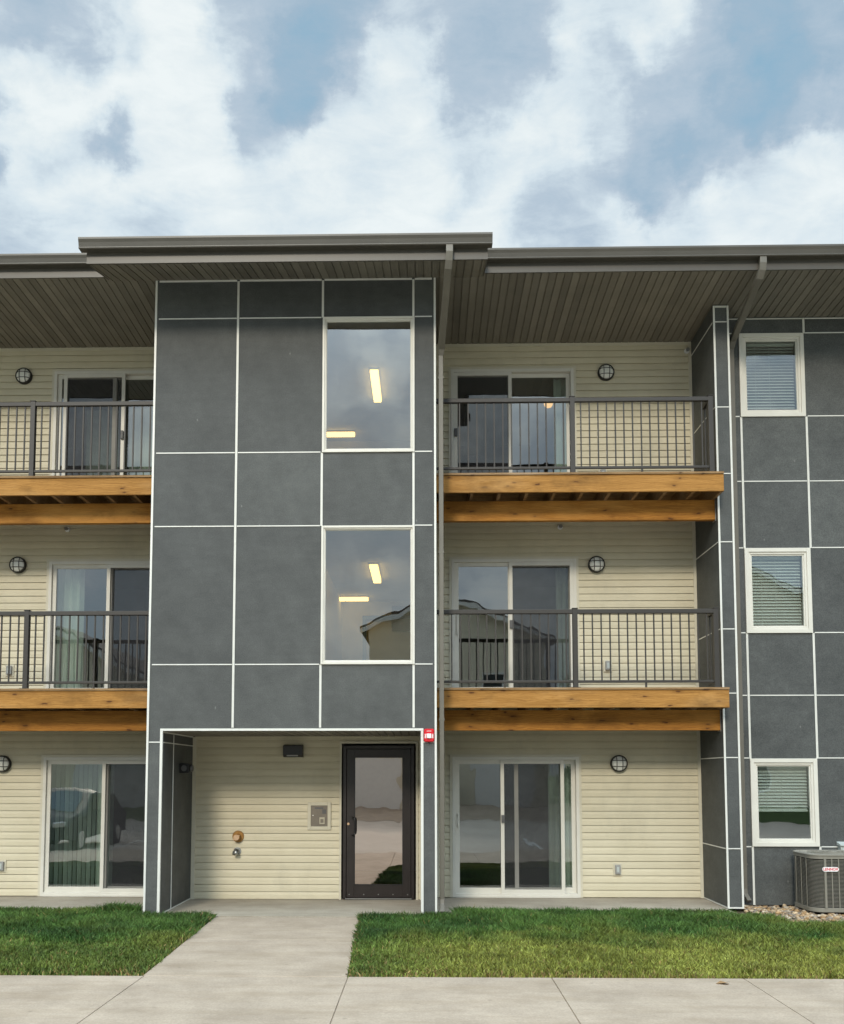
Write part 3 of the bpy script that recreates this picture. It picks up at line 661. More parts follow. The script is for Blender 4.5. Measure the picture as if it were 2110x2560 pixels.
def sdoor(x0, x1, z0, z1, mull, label, screen, style):
    Y = YS; f = .045; mb = MB(); ring_frame(mb, x0, x1, z0, z1, Y - .035, Y + .09, f, .06)
    mb.box(x0 + f, x1 - f, Y - .05, Y - .0355, z0, z0 + .035)
    d = mb.build('sliding_door', M['vinyl'], B, label=label, bevel=.003)
    i0, i1, b0, b1 = x0 + f, x1 - f, z0 + .06, z1 - f
    panel(d, i0 + .001, mull + .03, b0, b1, Y + .002, .058, rail=.075); panel(d, mull - .03, i1 - .001, b0, b1, Y + .045, .058, rail=.075)
    if screen:
        a, b = screen; panel(d, a, b, b0 - .005, b1 - .002, Y - .032, .052, 'screen_door', .06, glass='screen')
    return d, i0, i1, b0, b1
d, i0, i1, b0, b1 = sdoor(*RD[2], 1.318, 'ground floor sliding glass door with screen half open', (1.089, 2.004), 0)
handle(d, .475, 1.10, YS + .0, 'vinyl', .20, .022); handle(d, 1.122, 1.12, YS - .034, 'darkgrey', .11, .05); curtain(d, 1.80, i1, b0, b1 - .02, YS + .20)
d, i0, i1, b0, b1 = sdoor(*RD[1], 1.250, 'middle floor sliding glass door right of the tower', (1.235, 2.175), 0)
handle(d, .475, D2 + 1.05, YS + .0, 'vinyl', .30, .022); handle(d, 1.262, D2 + 1.05, YS - .034, 'darkgrey', .12, .045); curtain(d, 1.95, i1, b0, b1 - .02, YS + .22)
d, i0, i1, b0, b1 = sdoor(*RD[0], 1.270, 'top floor sliding glass door right of the tower', (.44, 1.300), 0)
handle(d, .466, D3 + 1.05, YS - .034, 'darkgrey', .12, .045); curtain(d, 1.95, i1, b0, b1 - .02, YS + .22, .05, .03)
mb = MB(); mb.box(.62, .90, YS + .50, YS + .56, D3 + .9, D3 + 1.85); mb.build('hanging_coat', M['carpet'], d)
d, i0, i1, b0, b1 = sdoor(*LD[0], -4.66, 'top floor sliding glass door left of the tower', (-5.417, -4.49), 0)
handle(d, -4.516, D3 + 1.05, YS - .034, 'darkgrey', .13, .04); curtain(d, -5.25, -4.75, b0, b1 - .35, YS + .5, .09, .03); curtain(d, -4.55, i1, b0, b1 - .35, YS + .42, .07, .03)
d, i0, i1, b0, b1 = sdoor(*LD[1], -4.66, 'middle floor sliding glass door left of the tower', (-4.70, -3.79), 0)
curtain(d, -5.50, -5.12, b0, b1 - .02, YS + .20, .05)
d, i0, i1, b0, b1 = sdoor(*LD[2], -4.65, 'ground floor sliding glass door with vertical blinds', (-4.70, -3.79), 0)
slats(d, [-5.49 + .068 * k for k in range(11)], b0 + .01, b1 - .06, YS + .18, .08, 66); curtain(d, -4.82, -4.60, b0, b1 - .02, YS + .19, .04)

# ---- entrance door
mb = MB(); x0, x1, z1 = ED[0] + .024, ED[1] - .023, ED[3] - .03
ring = ring_frame(mb, x0, x1, 0.012, z1, YE - .045, YE + .09, .045, .012)
D = mb.build('entrance_door', M['bronze'], B, label='dark bronze glass entrance door in the porch', bevel=.003)
mb = MB(); lx0, lx1 = x0 + .05, x1 - .05
mb.box(lx0, -1.0, YE - .03, YE + .02, .03, z1 - .05); mb.box(-.311, lx1, YE - .03, YE + .02, .03, z1 - .05); mb.box(-1.0, -.311, YE - .03, YE + .02, .03, .205); mb.box(-1.0, -.311, YE - .03, YE + .02, 2.003, z1 - .05)
mb.build('door_leaf', M['bronze'], D, bevel=.003)
mb = MB(); ring_frame(mb, -1.0, -.311, .205, 2.003, YE - .036, YE - .0305, .010); mb.build('glazing_bead', M['black'], D)
MB().quad((-1.003, YE - .012, .2), (-.308, YE - .012, .2), (-.308, YE - .012, 2.006), (-1.003, YE - .012, 2.006)).build('pane', M['glass_e'], D)
mb = MB(); hx = -1.022
mb.tube([(hx, YE - .03, 1.150), (hx, YE - .075, 1.150), (hx + .035, YE - .095, 1.135), (hx + .04, YE - .095, 1.10), (hx + .04, YE - .095, .955), (hx + .035, YE - .095, .92), (hx, YE - .075, .905), (hx, YE - .03, .905)], .013, 10); mb.build('handle', M['black'], D)
MB().cyl((-1.083, YE - .03, 1.06), (0, -1, 0), .019, .017, .014, 20).build('lock_cylinder', M['copper'], D)
for x in (-1.068, -.862, -.657, -.452, -.245): MB().cyl((x, YE - .03, .075), (0, -1, 0), .008, .006, .004, 10).build('kick_bolt', M['galv'], D)
MB().box(-1.12, -.19, YE - .06, YE - .0455, .012, .024).build('threshold', M['galv'], D)

# ------------------------------------------------------------------ balconies
WALL_L = -9.0
def balcony(x0, x1, zt, posts, label, group, end_right):
    o = empty('balcony', ((x0 + x1) / 2, 1.2, zt)); tag(o, label, 'balcony', group)
    y0 = .50; MBd = MB(); y = y0 - .018
    while y < YS - .03:                                    # deck boards run along x
        MBd.box(x0, x1, y, min(y + .132, YS - .016), zt - .028, zt); y += .140
    MBd.build('deck_board', M['joist'], o)
    MB().box(x0, x1, y0, y0 + .04, zt - .262, zt - .029).build('rim_joist', M['rim'], o, bevel=.004)
    MB().box(x0, min(x1, FX0 - .008) if end_right else x1, .88, .97, zt - .268 - .275, zt - .268).build('support_beam', M['beam'], o, bevel=.004)
    n = int((x1 - x0) / .368)
    j0 = None
    for k in range(n + 1):
        xx = x1 - .045 - k * .368
        if xx < x0 + .01: break
        if j0 is None:
            j0 = MB().box(xx, xx + .04, y0 + .041, YS - .015, zt - .264, zt - .03).build('joist', M['joist'], o, org=(xx, y0, zt))
        else:
            c = j0.copy(); COL.objects.link(c); c.location = Vector((xx, y0, zt)) - ORG[o.name]; c.parent = o
    if end_right:
        MB().box(FX0 - .008, FX0 - .0005, .872, 1.0, zt - .56, zt - .262).build('beam_hanger', M['galv'], o)
    # guard rail
    ry = .56; rl = empty('railing', ((x0 + x1) / 2, ry, zt), o)
    MB().box(x0 + .004, x1 - .10, ry - .028, ry + .028, zt + .985, zt + 1.043).build('top_rail', M['rail'], rl, bevel=.006)
    MB().box(x0 + .004, x1 - .10, ry - .016, ry + .016, zt + .068, zt + .102).build('bottom_rail', M['rail'], rl, bevel=.004)
    for px_ in posts:
        m_ = MB().box(px_ - .032, px_ + .032, ry - .034, ry + .034, zt, zt + 1.05); m_.box(px_ - .038, px_ + .038, ry - .040, ry + .040, zt + 1.05, zt + 1.06); m_.box(px_ - .06, px_ + .06, ry - .055, ry + .055, zt, zt + .008)
        m_.build('post', M['rail'], rl, bevel=.003)
    b = None
    xs_ = []; edges = sorted([x0 + .03] + list(posts) + ([] if end_right else [x1 + .03]))
    if end_right: edges = sorted([x0 - .03] + list(posts))
    for a, c in zip(edges, edges[1:]):
        k = max(1, round((c - a) / .1145)); xs_ += [a + (c - a) * q / k for q in range(1, k)]
    for xx in xs_[-62:]:
        if b is None: b = MB().box(xx - .0085, xx + .0085, ry - .0085, ry + .0085, zt + .100, zt + .987).build('baluster', M['rail'], rl, org=(xx, ry, zt))
        else:
            c = b.copy(); COL.objects.link(c); c.parent = rl; c.location = Vector((xx, ry, zt)) - ORG[rl.name]
    mb = MB()
    for a, c in zip(edges, edges[1:]): mb.box((a + c) / 2 - .012, (a + c) / 2 + .012, ry - .012, ry + .012, zt, zt + .069)
    mb.build('support_foot', M['rail'], rl)
    if end_right:                                          # short return to the fin
        xe = posts[-1]
        m_ = MB().box(xe - .026, xe + .026, ry + .035, ry + .30, zt + .985, zt + 1.043); m_.box(xe - .016, xe + .016, ry + .035, ry + .30, zt + .068, zt + .102)
        yy = ry + .13
        while yy < ry + .30: m_.box(xe - .0085, xe + .0085, yy - .0085, yy + .0085, zt + .102, zt + .985); yy += .114
        m_.build('return_rail', M['rail'], rl)
    return o
GB = 'wooden balconies with dark railings'
balcony(TX1 + .004, FX0, D3, [1.985, 3.830], 'top floor wooden balcony right of the grey tower, under the soffit', GB, True)
balcony(TX1 + .004, FX0, D2, [1.985, 3.830], 'middle floor wooden balcony right of the grey tower, above the ground floor patio door', GB, True)
balcony(WALL_L, TX0 - .004, D3, [-7.16, -5.318], 'top floor wooden balcony left of the grey tower, cut by the frame', GB, False)
balcony(WALL_L, TX0 - .004, D2, [-7.16, -5.318], 'middle floor wooden balcony left of the grey tower, cut by the frame', GB, False)

# ------------------------------------------------------------------ fixtures on the walls
def make_lamp(loc):
    o = empty('bulkhead_lamp', loc); x, y, z = loc
    mb = MB().cyl((x, y, z), (0, -1, 0), .122, .122, .045, 40); mb.build('base', M['black'], o)
    mb = MB(); rings = []
    for k in range(7):
        a = k / 6 * math.pi / 2; rr = .104 * math.cos(a) + .002; rings.append([(x + rr * math.cos(t), y - .045 - .05 * math.sin(a), z + rr * math.sin(t)) for t in [2 * math.pi * q / 32 for q in range(32)]])
    mb.loft(rings, True, 0, True); mb.build('lamp_glass', M['lens'], o)
    mb = MB(); N = 40
    mb.tube([(x + .112 * math.cos(2 * math.pi * q / N), y - .052, z + .112 * math.sin(2 * math.pi * q / N)) for q in range(N + 1)], .010, 8, up=(0, 1, 0))
    for dx in (-.042, .042):
        pts = []
        for k in range(9):
            t = -1 + 2 * k / 8; h = math.sqrt(max(0, .108 ** 2 - dx * dx)); d = math.sqrt(max(0, 1 - t * t * .98))
            pts.append((x + dx, y - .052 - .050 * d, z + t * h))
        mb.tube(pts, .005, 6, up=(1, 0, 0)); mb.tube([(x + (p[2] - z), p[1], z + dx) for p in pts], .005, 6, up=(0, 0, 1))
    mb.build('wire_guard', M['wire'], o); return o
LG = 'round bulkhead wall lamps'; yl = YS - .012
lamps = [((2.698, yl, 7.712), 'round caged lamp on the cream wall of the top right balcony'), ((2.514, yl, 4.821), 'round caged lamp on the cream wall of the middle right balcony'),
         ((2.793, yl, 1.913), 'round caged lamp on the ground floor wall right of the patio door'), ((-6.026, yl, 7.736), 'round caged lamp on the top left balcony wall'),
         ((-6.028, yl, 4.853), 'round caged lamp on the middle left balcony wall'), ((-6.165, yl, 1.911), 'round caged lamp on the ground floor wall at the left frame edge')]
L0 = make_lamp(lamps[0][0]); tag(L0, lamps[0][1], 'lamp', LG)
for loc, lb in lamps[1:]: copy_tree(L0, loc, lb, LG)
def make_outlet(loc):
    o = empty('outlet_box', loc); x, y, z = loc
    MB().box(x - .062, x + .062, y - .014, y, z - .088, z + .088).build('mounting_block', M['almond'], o, bevel=.004)
    MB().box(x - .038, x + .038, y - .05, y - .0145, z - .062, z + .068).build('cover', M['greyplastic'], o, bevel=.008)
    MB().box(x - .016, x + .016, y - .053, y - .0505, z - .036, z + .042).build('socket_face', M['boxgrey'], o)
    return o
outs = [((2.751, yl, .40), 'grey covered outlet box low on the ground floor wall right of the patio door'), ((2.658, yl, 3.33), 'grey covered outlet box behind the middle right balcony railing'),
        ((2.63, yl, 6.17), 'grey covered outlet box behind the top right balcony bottom rail'), ((-6.109, yl, 3.28), 'grey covered outlet box behind the middle left balcony railing'),
        ((-6.137, yl, .43), 'grey covered outlet box low on the ground floor wall at the left frame edge')]
O0 = make_outlet(outs[0][0]); tag(O0, outs[0][1], 'outlet', 'outdoor outlet boxes')
for loc, lb in outs[1:]: copy_tree(O0, loc, lb, 'outdoor outlet boxes')
def make_head(loc):
    o = empty('sprinkler_head', loc); x, y, z = loc
    MB().cyl((x, y, z), (0, -1, 0), .040, .036, .012, 20).build('escutcheon', M['white'], o)
    mb = MB().cyl((x, y - .012, z), (0, -1, 0), .013, .013, .05, 12); mb.cyl((x, y - .062, z), (0, -1, 0), .028, .028, .005, 16); mb.box(x - .022, x - .016, y - .062, y - .03, z - .004, z + .004); mb.box(x + .016, x + .022, y - .062, y - .03, z - .004, z + .004)
    mb.build('nozzle', M['galv'], o); return o
h0 = make_head((1.995, yl, 5.385)); tag(h0, 'small white sprinkler head under the top right balcony beam', 'sprinkler', 'sidewall sprinkler heads')
copy_tree(h0, (-5.31, yl, 5.39), 'small white sprinkler head under the top left balcony beam', 'sidewall sprinkler heads')
copy_tree(h0, (3.90, yl - .018, 8.03), 'white sprinkler head in the top corner between siding and grey fin', 'sidewall sprinkler heads')
# porch fixtures
yp = YE - .013
o = empty('wall_pack_light', (-1.866, yp, 2.09)); tag(o, 'black box wall light on the cream porch wall left of the door', 'lamp')
mb = MB().prism_x([(yp, 2.0), (yp - .09, 2.0), (yp - .125, 2.03), (yp - .125, 2.165), (yp - .02, 2.178), (yp, 2.178)], -2.004, -1.728); mb.build('housing', M['black'], o, bevel=.005)
MB().box(-1.95, -1.79, yp - .128, yp - .1255, 2.012, 2.03).build('light_slot', M['greyplastic'], o)
o = empty('spot_light', (OX0, .98, 1.86)); tag(o, 'small black light on the grey side wall of the porch', 'lamp')
MB().box(OX0 + .001, OX0 + .13, .84, 1.00, 1.775, 1.905).build('housing', M['black'], o, bevel=.006)
mb = MB().cyl((OX0 + .065, .838, 1.84), (0, -1, 0), .04, .036, .01, 20); mb.build('lamp_glass', M['darkgrey'], o)
mb = MB().cyl((OX0 + .131, .92, 1.84), (1, 0, 0), .05, .044, .035, 20); mb.build('lens_ring', M['darkgrey'], o)
o = empty('intercom_panel', (-1.496, yp, 1.17)); tag(o, 'brownish metal intercom panel in a cream frame beside the entrance door', 'intercom')
mb = MB(); ring_frame(mb, -1.662, -1.33, .975, 1.365, yp - .022, yp, .048); mb.build('frame', M['almond'], o, bevel=.004)
MB().box(-1.614, -1.378, yp - .012, yp, 1.023, 1.317).build('face_plate', M['steel'], o)
MB().box(-1.492, -1.418, yp - .026, yp - .0125, 1.055, 1.152).build('keypad', M['ivory'], o, bevel=.003)
MB().box(-1.478, -1.434, yp - .0285, yp - .0262, 1.075, 1.128).build('key_field', M['steel'], o)
MB().cyl((-1.585, yp - .012, 1.178), (0, -1, 0), .008, .008, .006, 12).build('button', M['white'], o)
MB().box(-1.455, -1.40, yp - .014, yp - .0122, 1.20, 1.262).build('speaker_grille', M['darkgrey'], o)
MB().box(-1.56, -1.44, yp - .0135, yp - .0122, 1.268, 1.292).build('name_strip', M['darkgrey'], o)
o = empty('fire_department_connection', (-2.646, yp, .88)); tag(o, 'round brass fire hose connection on the cream porch wall', 'pipe fitting')
MB().cyl((-2.646, yp, .88), (0, -1, 0), .084, .078, .018, 40).build('wall_plate', M['brass'], o)
mb = MB().cyl((-2.652, yp - .018, .874), (0, -1, 0), .050, .046, .07, 28); mb.build('hose_inlet', M['brass'], o)
mb = MB().cyl((-2.656, yp - .088, .87), (0, -1, 0), .040, .040, .014, 28)
for a in (35, 215): mb.cyl((-2.656 + .046 * math.cos(R(a)), yp - .088, .87 + .046 * math.sin(R(a))), (0, -1, 0), .011, .011, .014, 10)
mb.build('cap', M['copper'], o)
o = empty('drain_pipe', (-2.66, yp, .672)); tag(o, 'short grey elbow pipe sticking out below the brass fitting', 'pipe fitting')
MB().cyl((-2.655, yp, .675), (0, -1, 0), .055, .055, .008, 28).build('flange', M['galv'], o)
mb = MB().tube([(-2.662, yp - .005, .68), (-2.664, yp - .06, .678), (-2.668, yp - .088, .665), (-2.672, yp - .10, .632)], .038, 18); mb.build('elbow', M['galv'], o)
MB().cyl((-2.672, yp - .10, .6315), (0, -.35, -1), .03, .03, .001, 18).build('pipe_mouth', M['black'], o)
# fire alarm
o = empty('fire_alarm', (.052, -.002, 2.243)); tag(o, 'red fire alarm strobe on the grey pier right of the porch', 'alarm')
mb = MB(); x, z = .052, 2.243
def rrect(cx, cz, w, h, r, n=5):
    P = []
    for sx, sz_, a0 in ((1, -1, -90), (1, 1, 0), (-1, 1, 90), (-1, -1, 180)):
        for k in range(n + 1):
            a = R(a0 + 90 * k / n); P.append((cx + sx * (w / 2 - r) + r * math.cos(a), cz + sz_ * (h / 2 - r) + r * math.sin(a)))
    return P
mb.loft([[(a, -.001, b) for a, b in rrect(x, z, .130, .165, .022)], [(a, -.03, b) for a, b in rrect(x, z, .130, .165, .022)], [(a, -.042, b) for a, b in rrect(x, z, .112, .147, .018)]]); mb.build('housing', M['red'], o)
mb = MB(); mb.loft([[(a, -.042, b) for a, b in rrect(x, z - .008, .056, .062, .006)], [(a, -.062, b) for a, b in rrect(x, z - .008, .046, .052, .006)]]); mb.build('strobe_lens', M['white'], o)
MB().box(x - .03, x + .03, -.0435, -.0422, z + .052, z + .057).build('sounder_slot', M['white'], o)
text_obj('FIRE', .030, (x - .042, -.043, z - .008), M['white'], o, rot=(R(90), R(-90), 0)); text_obj('FIRE', .030, (x + .042, -.043, z - .008), M['white'], o, rot=(R(90), R(90), 0))
MB().cyl((x, -.02, z - .083), (0, 0, -1), .012, .008, .016, 12).build('bottom_knob', M['black'], o)

# ceiling lights in the stairwell
def make_light(loc, along):
    o = empty('ceiling_light', loc); x, y, z = loc; a, b = (.075, .60) if along == 'y' else (.315, .075)
    MB().box(x - a, x + a, y - b, y + b, z - .02, z).build('housing', M['ceilfix'], o)
    P = .012
    MB().box(x - a + P, x + a - P, y - b + P, y + b - P, z - .075, z - .0205).build('diffuser', M['glow'], o, bevel=.01); return o
G = 'lit fluorescent stairwell lights'
a0 = make_light((-.79, 3.1, 8.115), 'y'); tag(a0, 'lit fluorescent light running inward in the upper tower window', 'light', G)
copy_tree(a0, (-.79, 3.1, 5.015), 'lit fluorescent light running inward in the lower tower window', G)
b0_ = make_light((-1.60, 5.25, 8.115), 'x'); tag(b0_, 'lit fluorescent light seen sideways in the upper tower window', 'light', G)
copy_tree(b0_, (-1.34, 5.25, 5.015), 'lit fluorescent light seen sideways in the lower tower window', G)
b0_.scale = (1, 1, 1)

lx, lz_ = (lambda v: (v.x, v.z))(CAM + ray(1371, 1012) * ((3.4 - CAM.y) / ray(1371, 1012).y))
o = empty('pendant_lamp', (lx, 3.4, lz_)); tag(o, 'small lit warm pendant lamp inside the top floor room right of the tower', 'lamp')
mb = MB(); mb.loft([[(lx + q_ * math.cos(t), 3.4 + q_ * math.sin(t), lz_ + h_) for t in [2 * math.pi * k / 20 for k in range(20)]] for q_, h_ in ((.015, -.05), (.05, -.038), (.072, .0), (.075, .015))], True, 0, True); mb.build('glass_bowl', mat_emit('warm_lamp_glass', (1.0, .48, .10), 1.1), o)
mb = MB().cyl((lx, 3.4, lz_ + .02), (0, 0, 1), .078, .06, .03, 20); mb.cyl((lx, 3.4, lz_ + .05), (0, 0, 1), .008, .008, 8.10 - lz_ - .05, 8); mb.build('stem', M['ceilfix'], o)

# ------------------------------------------------------------------ condenser unit
ax0, ax1, ay0, ay1, ah = 4.895, 5.735, .32, 1.05, .735
def acring(inset=0.0, n=8):
    r = .16; P = []
    for cx, cy, a0 in ((ax1 - r, ay0 + r, -90), (ax1 - r, ay1 - r, 0), (ax0 + r, ay1 - r, 90), (ax0 + r, ay0 + r, 180)):
        for k in range(n + 1):
            a = R(a0 + 90 * k / n); P.append((cx + (r - inset) * math.cos(a), cy + (r - inset) * math.sin(a)))
    return P
A = empty('air_conditioner', ((ax0 + ax1) / 2, (ay0 + ay1) / 2, .02)); tag(A, 'grey louvred air conditioning condenser on gravel by the grey wing wall', 'air conditioner')
MB().prism_z(acring(.03), .06, ah - .03).build('coil', M['acdark'], A)
MB().prism_z(acring(0), .02, .075).build('base_pan', M['ac'], A, bevel=.004); MB().prism_z(acring(.0), ah - .05, ah - .011).build('top_band', M['ac'], A, bevel=.004)
mb = MB(); z = .088
P0, P1 = acring(.004), acring(.016)
while z < ah - .055:
    mb.loft([[(x, y, z) for x, y in P0], [(x, y, z + .0035) for x, y in P0]], False); mb.loft([[(x, y, z + .0035) for x, y in P0], [(x, y, z + .0055) for x, y in P1]], False); mb.loft([[(x, y, z) for x, y in P1], [(x, y, z) for x, y in P0]], False)
    z += .0165
mb.build('louvre', M['ac'], A)
mb = MB(); P = acring(.001); n = len(P)
def vrib(x, y, w=.009):
    mb.box(x - w / 2, x + w / 2, y - w / 2, y + w / 2, .075, ah - .05)
for k in range(7): vrib(ax0 + .16 + .004 + k * .086, ay0 + .003, .011 if k else .026)
for k in range(3): vrib(ax0 + .003, ay0 + .19 + k * .17, .007)
for k in range(1, 4): q = 27 + k * 2; vrib(*acring(.003)[q], .012) if False else None
mb.build('corner_post', M['ac'], A)
# top with fan guard
P = acring(-.006); Pi = acring(.055); cx, cy = (ax0 + ax1) / 2, (ay0 + ay1) / 2
mb = MB(); mb.loft([[(x, y, ah - .010) for x, y in P], [(x, y, ah + .004) for x, y in P], [(x, y, ah + .014) for x, y in acring(.02)], [(x, y, ah + .014) for x, y in Pi], [(x, y, ah - .035) for x, y in acring(.08)]], True); mb.build('lid', M['ac'], A)
mb = MB()
for r_ in (.07, .12, .17, .22, .27, .31):
    mb.tube([(cx + r_ * math.cos(2 * math.pi * q / 32), cy + r_ * math.sin(2 * math.pi * q / 32), ah + .012 + .012 * (1 - r_ / .31)) for q in range(33)], .0035, 5, up=(0, 0, 1))
for q in range(8):
    t = math.pi * q / 4; mb.tube([(cx, cy, ah + .024), (cx + .33 * math.cos(t), cy + .33 * math.sin(t), ah + .010)], .0035, 5)
mb.cyl((cx, cy, ah + .015), (0, 0, 1), .06, .055, .014, 24); mb.build('fan_guard', M['ac'], A)
bx, bz = 5.123, .560
bd = MB().prism_y(rrect(bx, bz, .205, .056, .027), ay0 - .016, ay0 - .004).build('badge', M['white'], A)
t = text_obj('LENNOX', .046, (bx, ay0 - .0168, bz), M['redtext'], A)
o = empty('electrical_box', (5.72, YW, .62)); tag(o, 'pale grey electrical disconnect box on the wing wall behind the condenser', 'electrical box')
MB().box(5.58, 5.84, YW - .10, YW - .001, .42, .80).build('enclosure', M['boxgrey'], o, bevel=.008)
MB().prism_x([(YW - .001, .801), (YW - .125, .801), (YW - .125, .815), (YW - .001, .85)], 5.565, 5.855).build('rain_cover', M['boxgrey'], o)
MB().box(5.60, 5.82, YW - .106, YW - .1005, .45, .76).build('door', M['boxgrey'], o, bevel=.004)

# ------------------------------------------------------------------ ground
def sheet(name, x0, x1, y0, y1, z, mat, th=0, lb=None):
    mb = MB()
    if th: mb.box(x0, x1, y0, y1, z - th, z)
    else: mb.quad((x0, y0, z), (x1, y0, z), (x1, y1, z), (x0, y1, z))
    o = mb.build(name, mat); o['kind'] = 'structure'
    if lb: o['label'] = lb
    return o
YSW0, YSW1 = -6.30, -3.44
sheet('ground', -900, 900, -900, 900, -.22, M['turf'])
sheet('parking_lot', -60, 60, -24.0, YSW0 - .16, -.165, M['lot_concrete'])
sheet('curb', -60, 60, YSW0 - .16, YSW0, -.012, M['conc'], .16)
sheet('lawn_soil', -30, 30, YSW1, 2.0, -.045, M['soil'])
# sidewalk: slabs with tooled joints
mb = MB(); js = [-9.5, -7.75, -6.0, -4.23, -2.47, -.675, 1.10, 2.76, 4.5, 6.25, 8.0, 9.8]
for a, b in zip(js, js[1:]):
    P = [(a + .003, YSW0, -.012), (b - .003, YSW0, -.012), (b - .003, YSW1, -.012), (a + .003, YSW1, -.012)]
    mb.box(a + .0035, b - .0035, YSW0 + .001, YSW1, -.10, -.010)
mb.box(js[0], js[-1], YSW0 + .002, YSW1 - .002, -.13, -.022)
o = mb.build('sidewalk', M['conc'], bevel=.004); o['kind'] = 'structure'
mb = MB(); ys = [YSW1 + .001, -1.62, -.03]
def xl(y): return -2.48 - .125 * (y - YSW1) / 3.41
def wk(a, b, za, zb, e=0):
    mb.loft([[(xl(a) + e, a, za), (xl(a) + 1.795 - e, a, za), (xl(a) + 1.795 - e, a, zb), (xl(a) + e, a, zb)], [(xl(b) + e, b, za), (xl(b) + 1.795 - e, b, za), (xl(b) + 1.795 - e, b, zb), (xl(b) + e, b, zb)]])
for a, b in zip(ys, ys[1:]): wk(a + .003, b - .003, -.10, -.008)
wk(YSW1 + .003, -.034, -.12, -.018, .004)
o = mb.build('walkway', M['conc'], bevel=.004); o['kind'] = 'structure'
sheet('porch_slab', OX0 + .005, OX1 + .0, -.02, YE + .05, .002, M['slab'], .14)
sheet('patio', -9.0, TX0 - .002, .36, YS + .02, -.004, M['slab'], .1); sheet('patio', TX1 + .002, FX0 - .002, .36, YS + .02, -.004, M['slab'], .1)
mb = MB()
for x in (2.95, 5.7, .2, -2.55, -5.3, -8.05, 8.45): mb.box(x - .055, x + .055, -12.4, -6.9, -.161, -.157)
o = mb.build('parking_marking', M['paint']); o['kind'] = 'structure'

# ---- grass blades
def vnoise(x, y, s, seed):
    g = np.random.default_rng(seed).random((64, 64)); X = x * s + 17.3; Y = y * s + 31.7
    xi = np.floor(X).astype(int); yi = np.floor(Y).astype(int); fx = X - xi; fy = Y - yi; fx = fx * fx * (3 - 2 * fx); fy = fy * fy * (3 - 2 * fy)
    a = g[xi % 64, yi % 64]; b = g[(xi + 1) % 64, yi % 64]; c = g[xi % 64, (yi + 1) % 64]; d = g[(xi + 1) % 64, (yi + 1) % 64]
    return (a * (1 - fx) + b * fx) * (1 - fy) + (c * (1 - fx) + d * fx) * fy
def fbm(x, y, s, seed): return (vnoise(x, y, s, seed) * .5 + vnoise(x, y, s * 2.1, seed + 1) * .3 + vnoise(x, y, s * 4.3, seed + 2) * .2)
def blades(areas, dens):
    X = []; Y = []
    for x0, x1, y0, y1 in areas:
        n = int((x1 - x0) * (y1 - y0) * dens); X.append(rng.uniform(x0, x1, n)); Y.append(rng.uniform(y0, y1, n))
    X = np.concatenate(X); Y = np.concatenate(Y); return X, Y
areas = [(-7.6, -2.40, YSW1 - .05, .0), (-7.6, TX0 - .12, .0, .40), (-.88, 4.25, YSW1 - .05, .0), (TX1 + .22, 3.86, .0, .40), (4.25, 7.6, YSW1 - .05, -.60)]
X, Y = blades(areas, 5200)
rag = .055 * (fbm(X, Y, 5.5, 61) - .40)                       # ragged edges, here and there over the concrete
XL = -2.48 - .125 * (Y - YSW1) / 3.41
okb = (Y > YSW1 - rag) & ~((X > XL - .005 + rag) & (X < XL + 1.80 - rag)) & ~((X > OX0) & (X < OX1) & (Y > -.035 + rag)) & ~((X < TX0) & (Y > .365 + rag)) & ~((X > TX1) & (Y > .365 + rag))
bare = fbm(X, Y, 1.35, 77); okb &= ~((bare > .735) & (rng.random(len(X)) < .55))
X = X[okb]; Y = Y[okb]; N = len(X)
dist = np.abs(Y - YSW1)
clump = fbm(X, Y, 2.6, 3); big = fbm(X, Y, .55, 9); fine = fbm(X, Y, 9, 21)
front = np.clip((-1.35 - Y + (big - .5) * 2.2 + (clump - .5) * .9) / .75, 0, 1)           # shorter yellower strip near the walk
edge = np.clip(1 - dist / .30, 0, 1); XL = -2.48 - .125 * (Y - YSW1) / 3.41; walk = np.clip(1 - np.minimum(np.abs(X - XL), np.abs(X - XL - 1.795)) / .10, 0, 1)
hgt = (.045 + .065 * clump + .030 * rng.random(N)) * (1 - .42 * front) * (1 - .45 * edge) * (1 - .3 * walk)
hgt *= np.where((X < -3.6) & (X > -4.1) & (Y > .05), 1.5, 1)
keep = rng.random(N) > .25 * edge
yaw = rng.uniform(0, 2 * np.pi, N); lean = rng.uniform(.1, 1.15, N) + .3 * (fine - .5); wd = rng.uniform(.0028, .0070, N) * np.where(rng.random(N) < .12, 1.6, 1)
wx_ = np.cos(yaw) * wd; wy_ = np.sin(yaw) * wd
ld = rng.uniform(0, 2 * np.pi, N); dx = np.cos(ld) * hgt * lean; dy = np.sin(ld) * hgt * lean
zb = np.full(N, -.045)
V = np.zeros((N, 5, 3), np.float32)
V[:, 0] = np.stack([X - wx_, Y - wy_, zb], 1); V[:, 1] = np.stack([X + wx_, Y + wy_, zb], 1)
V[:, 2] = np.stack([X + wx_ * .8 + dx * .35, Y + wy_ * .8 + dy * .35, zb + hgt * .62 + .02], 1); V[:, 3] = np.stack([X - wx_ * .8 + dx * .35, Y - wy_ * .8 + dy * .35, zb + hgt * .62 + .02], 1)
V[:, 4] = np.stack([X + dx, Y + dy, zb + hgt + .022], 1)
g1 = np.array([.034, .082, .016]); g2 = np.array([.088, .160, .034]); g3 = np.array([.300, .300, .060]); br = np.array([.24, .17, .065]); dk = np.array([.022, .056, .014])
q = np.clip(clump * 1.3 - .15 + rng.normal(0, .16, N), 0, 1)[:, None]
colr = g1 * (1 - q) + g2 * q
colr = colr * (1 - .75 * np.clip((.42 - big) * 5, 0, 1)[:, None]) + dk * .75 * np.clip((.42 - big) * 5, 0, 1)[:, None]
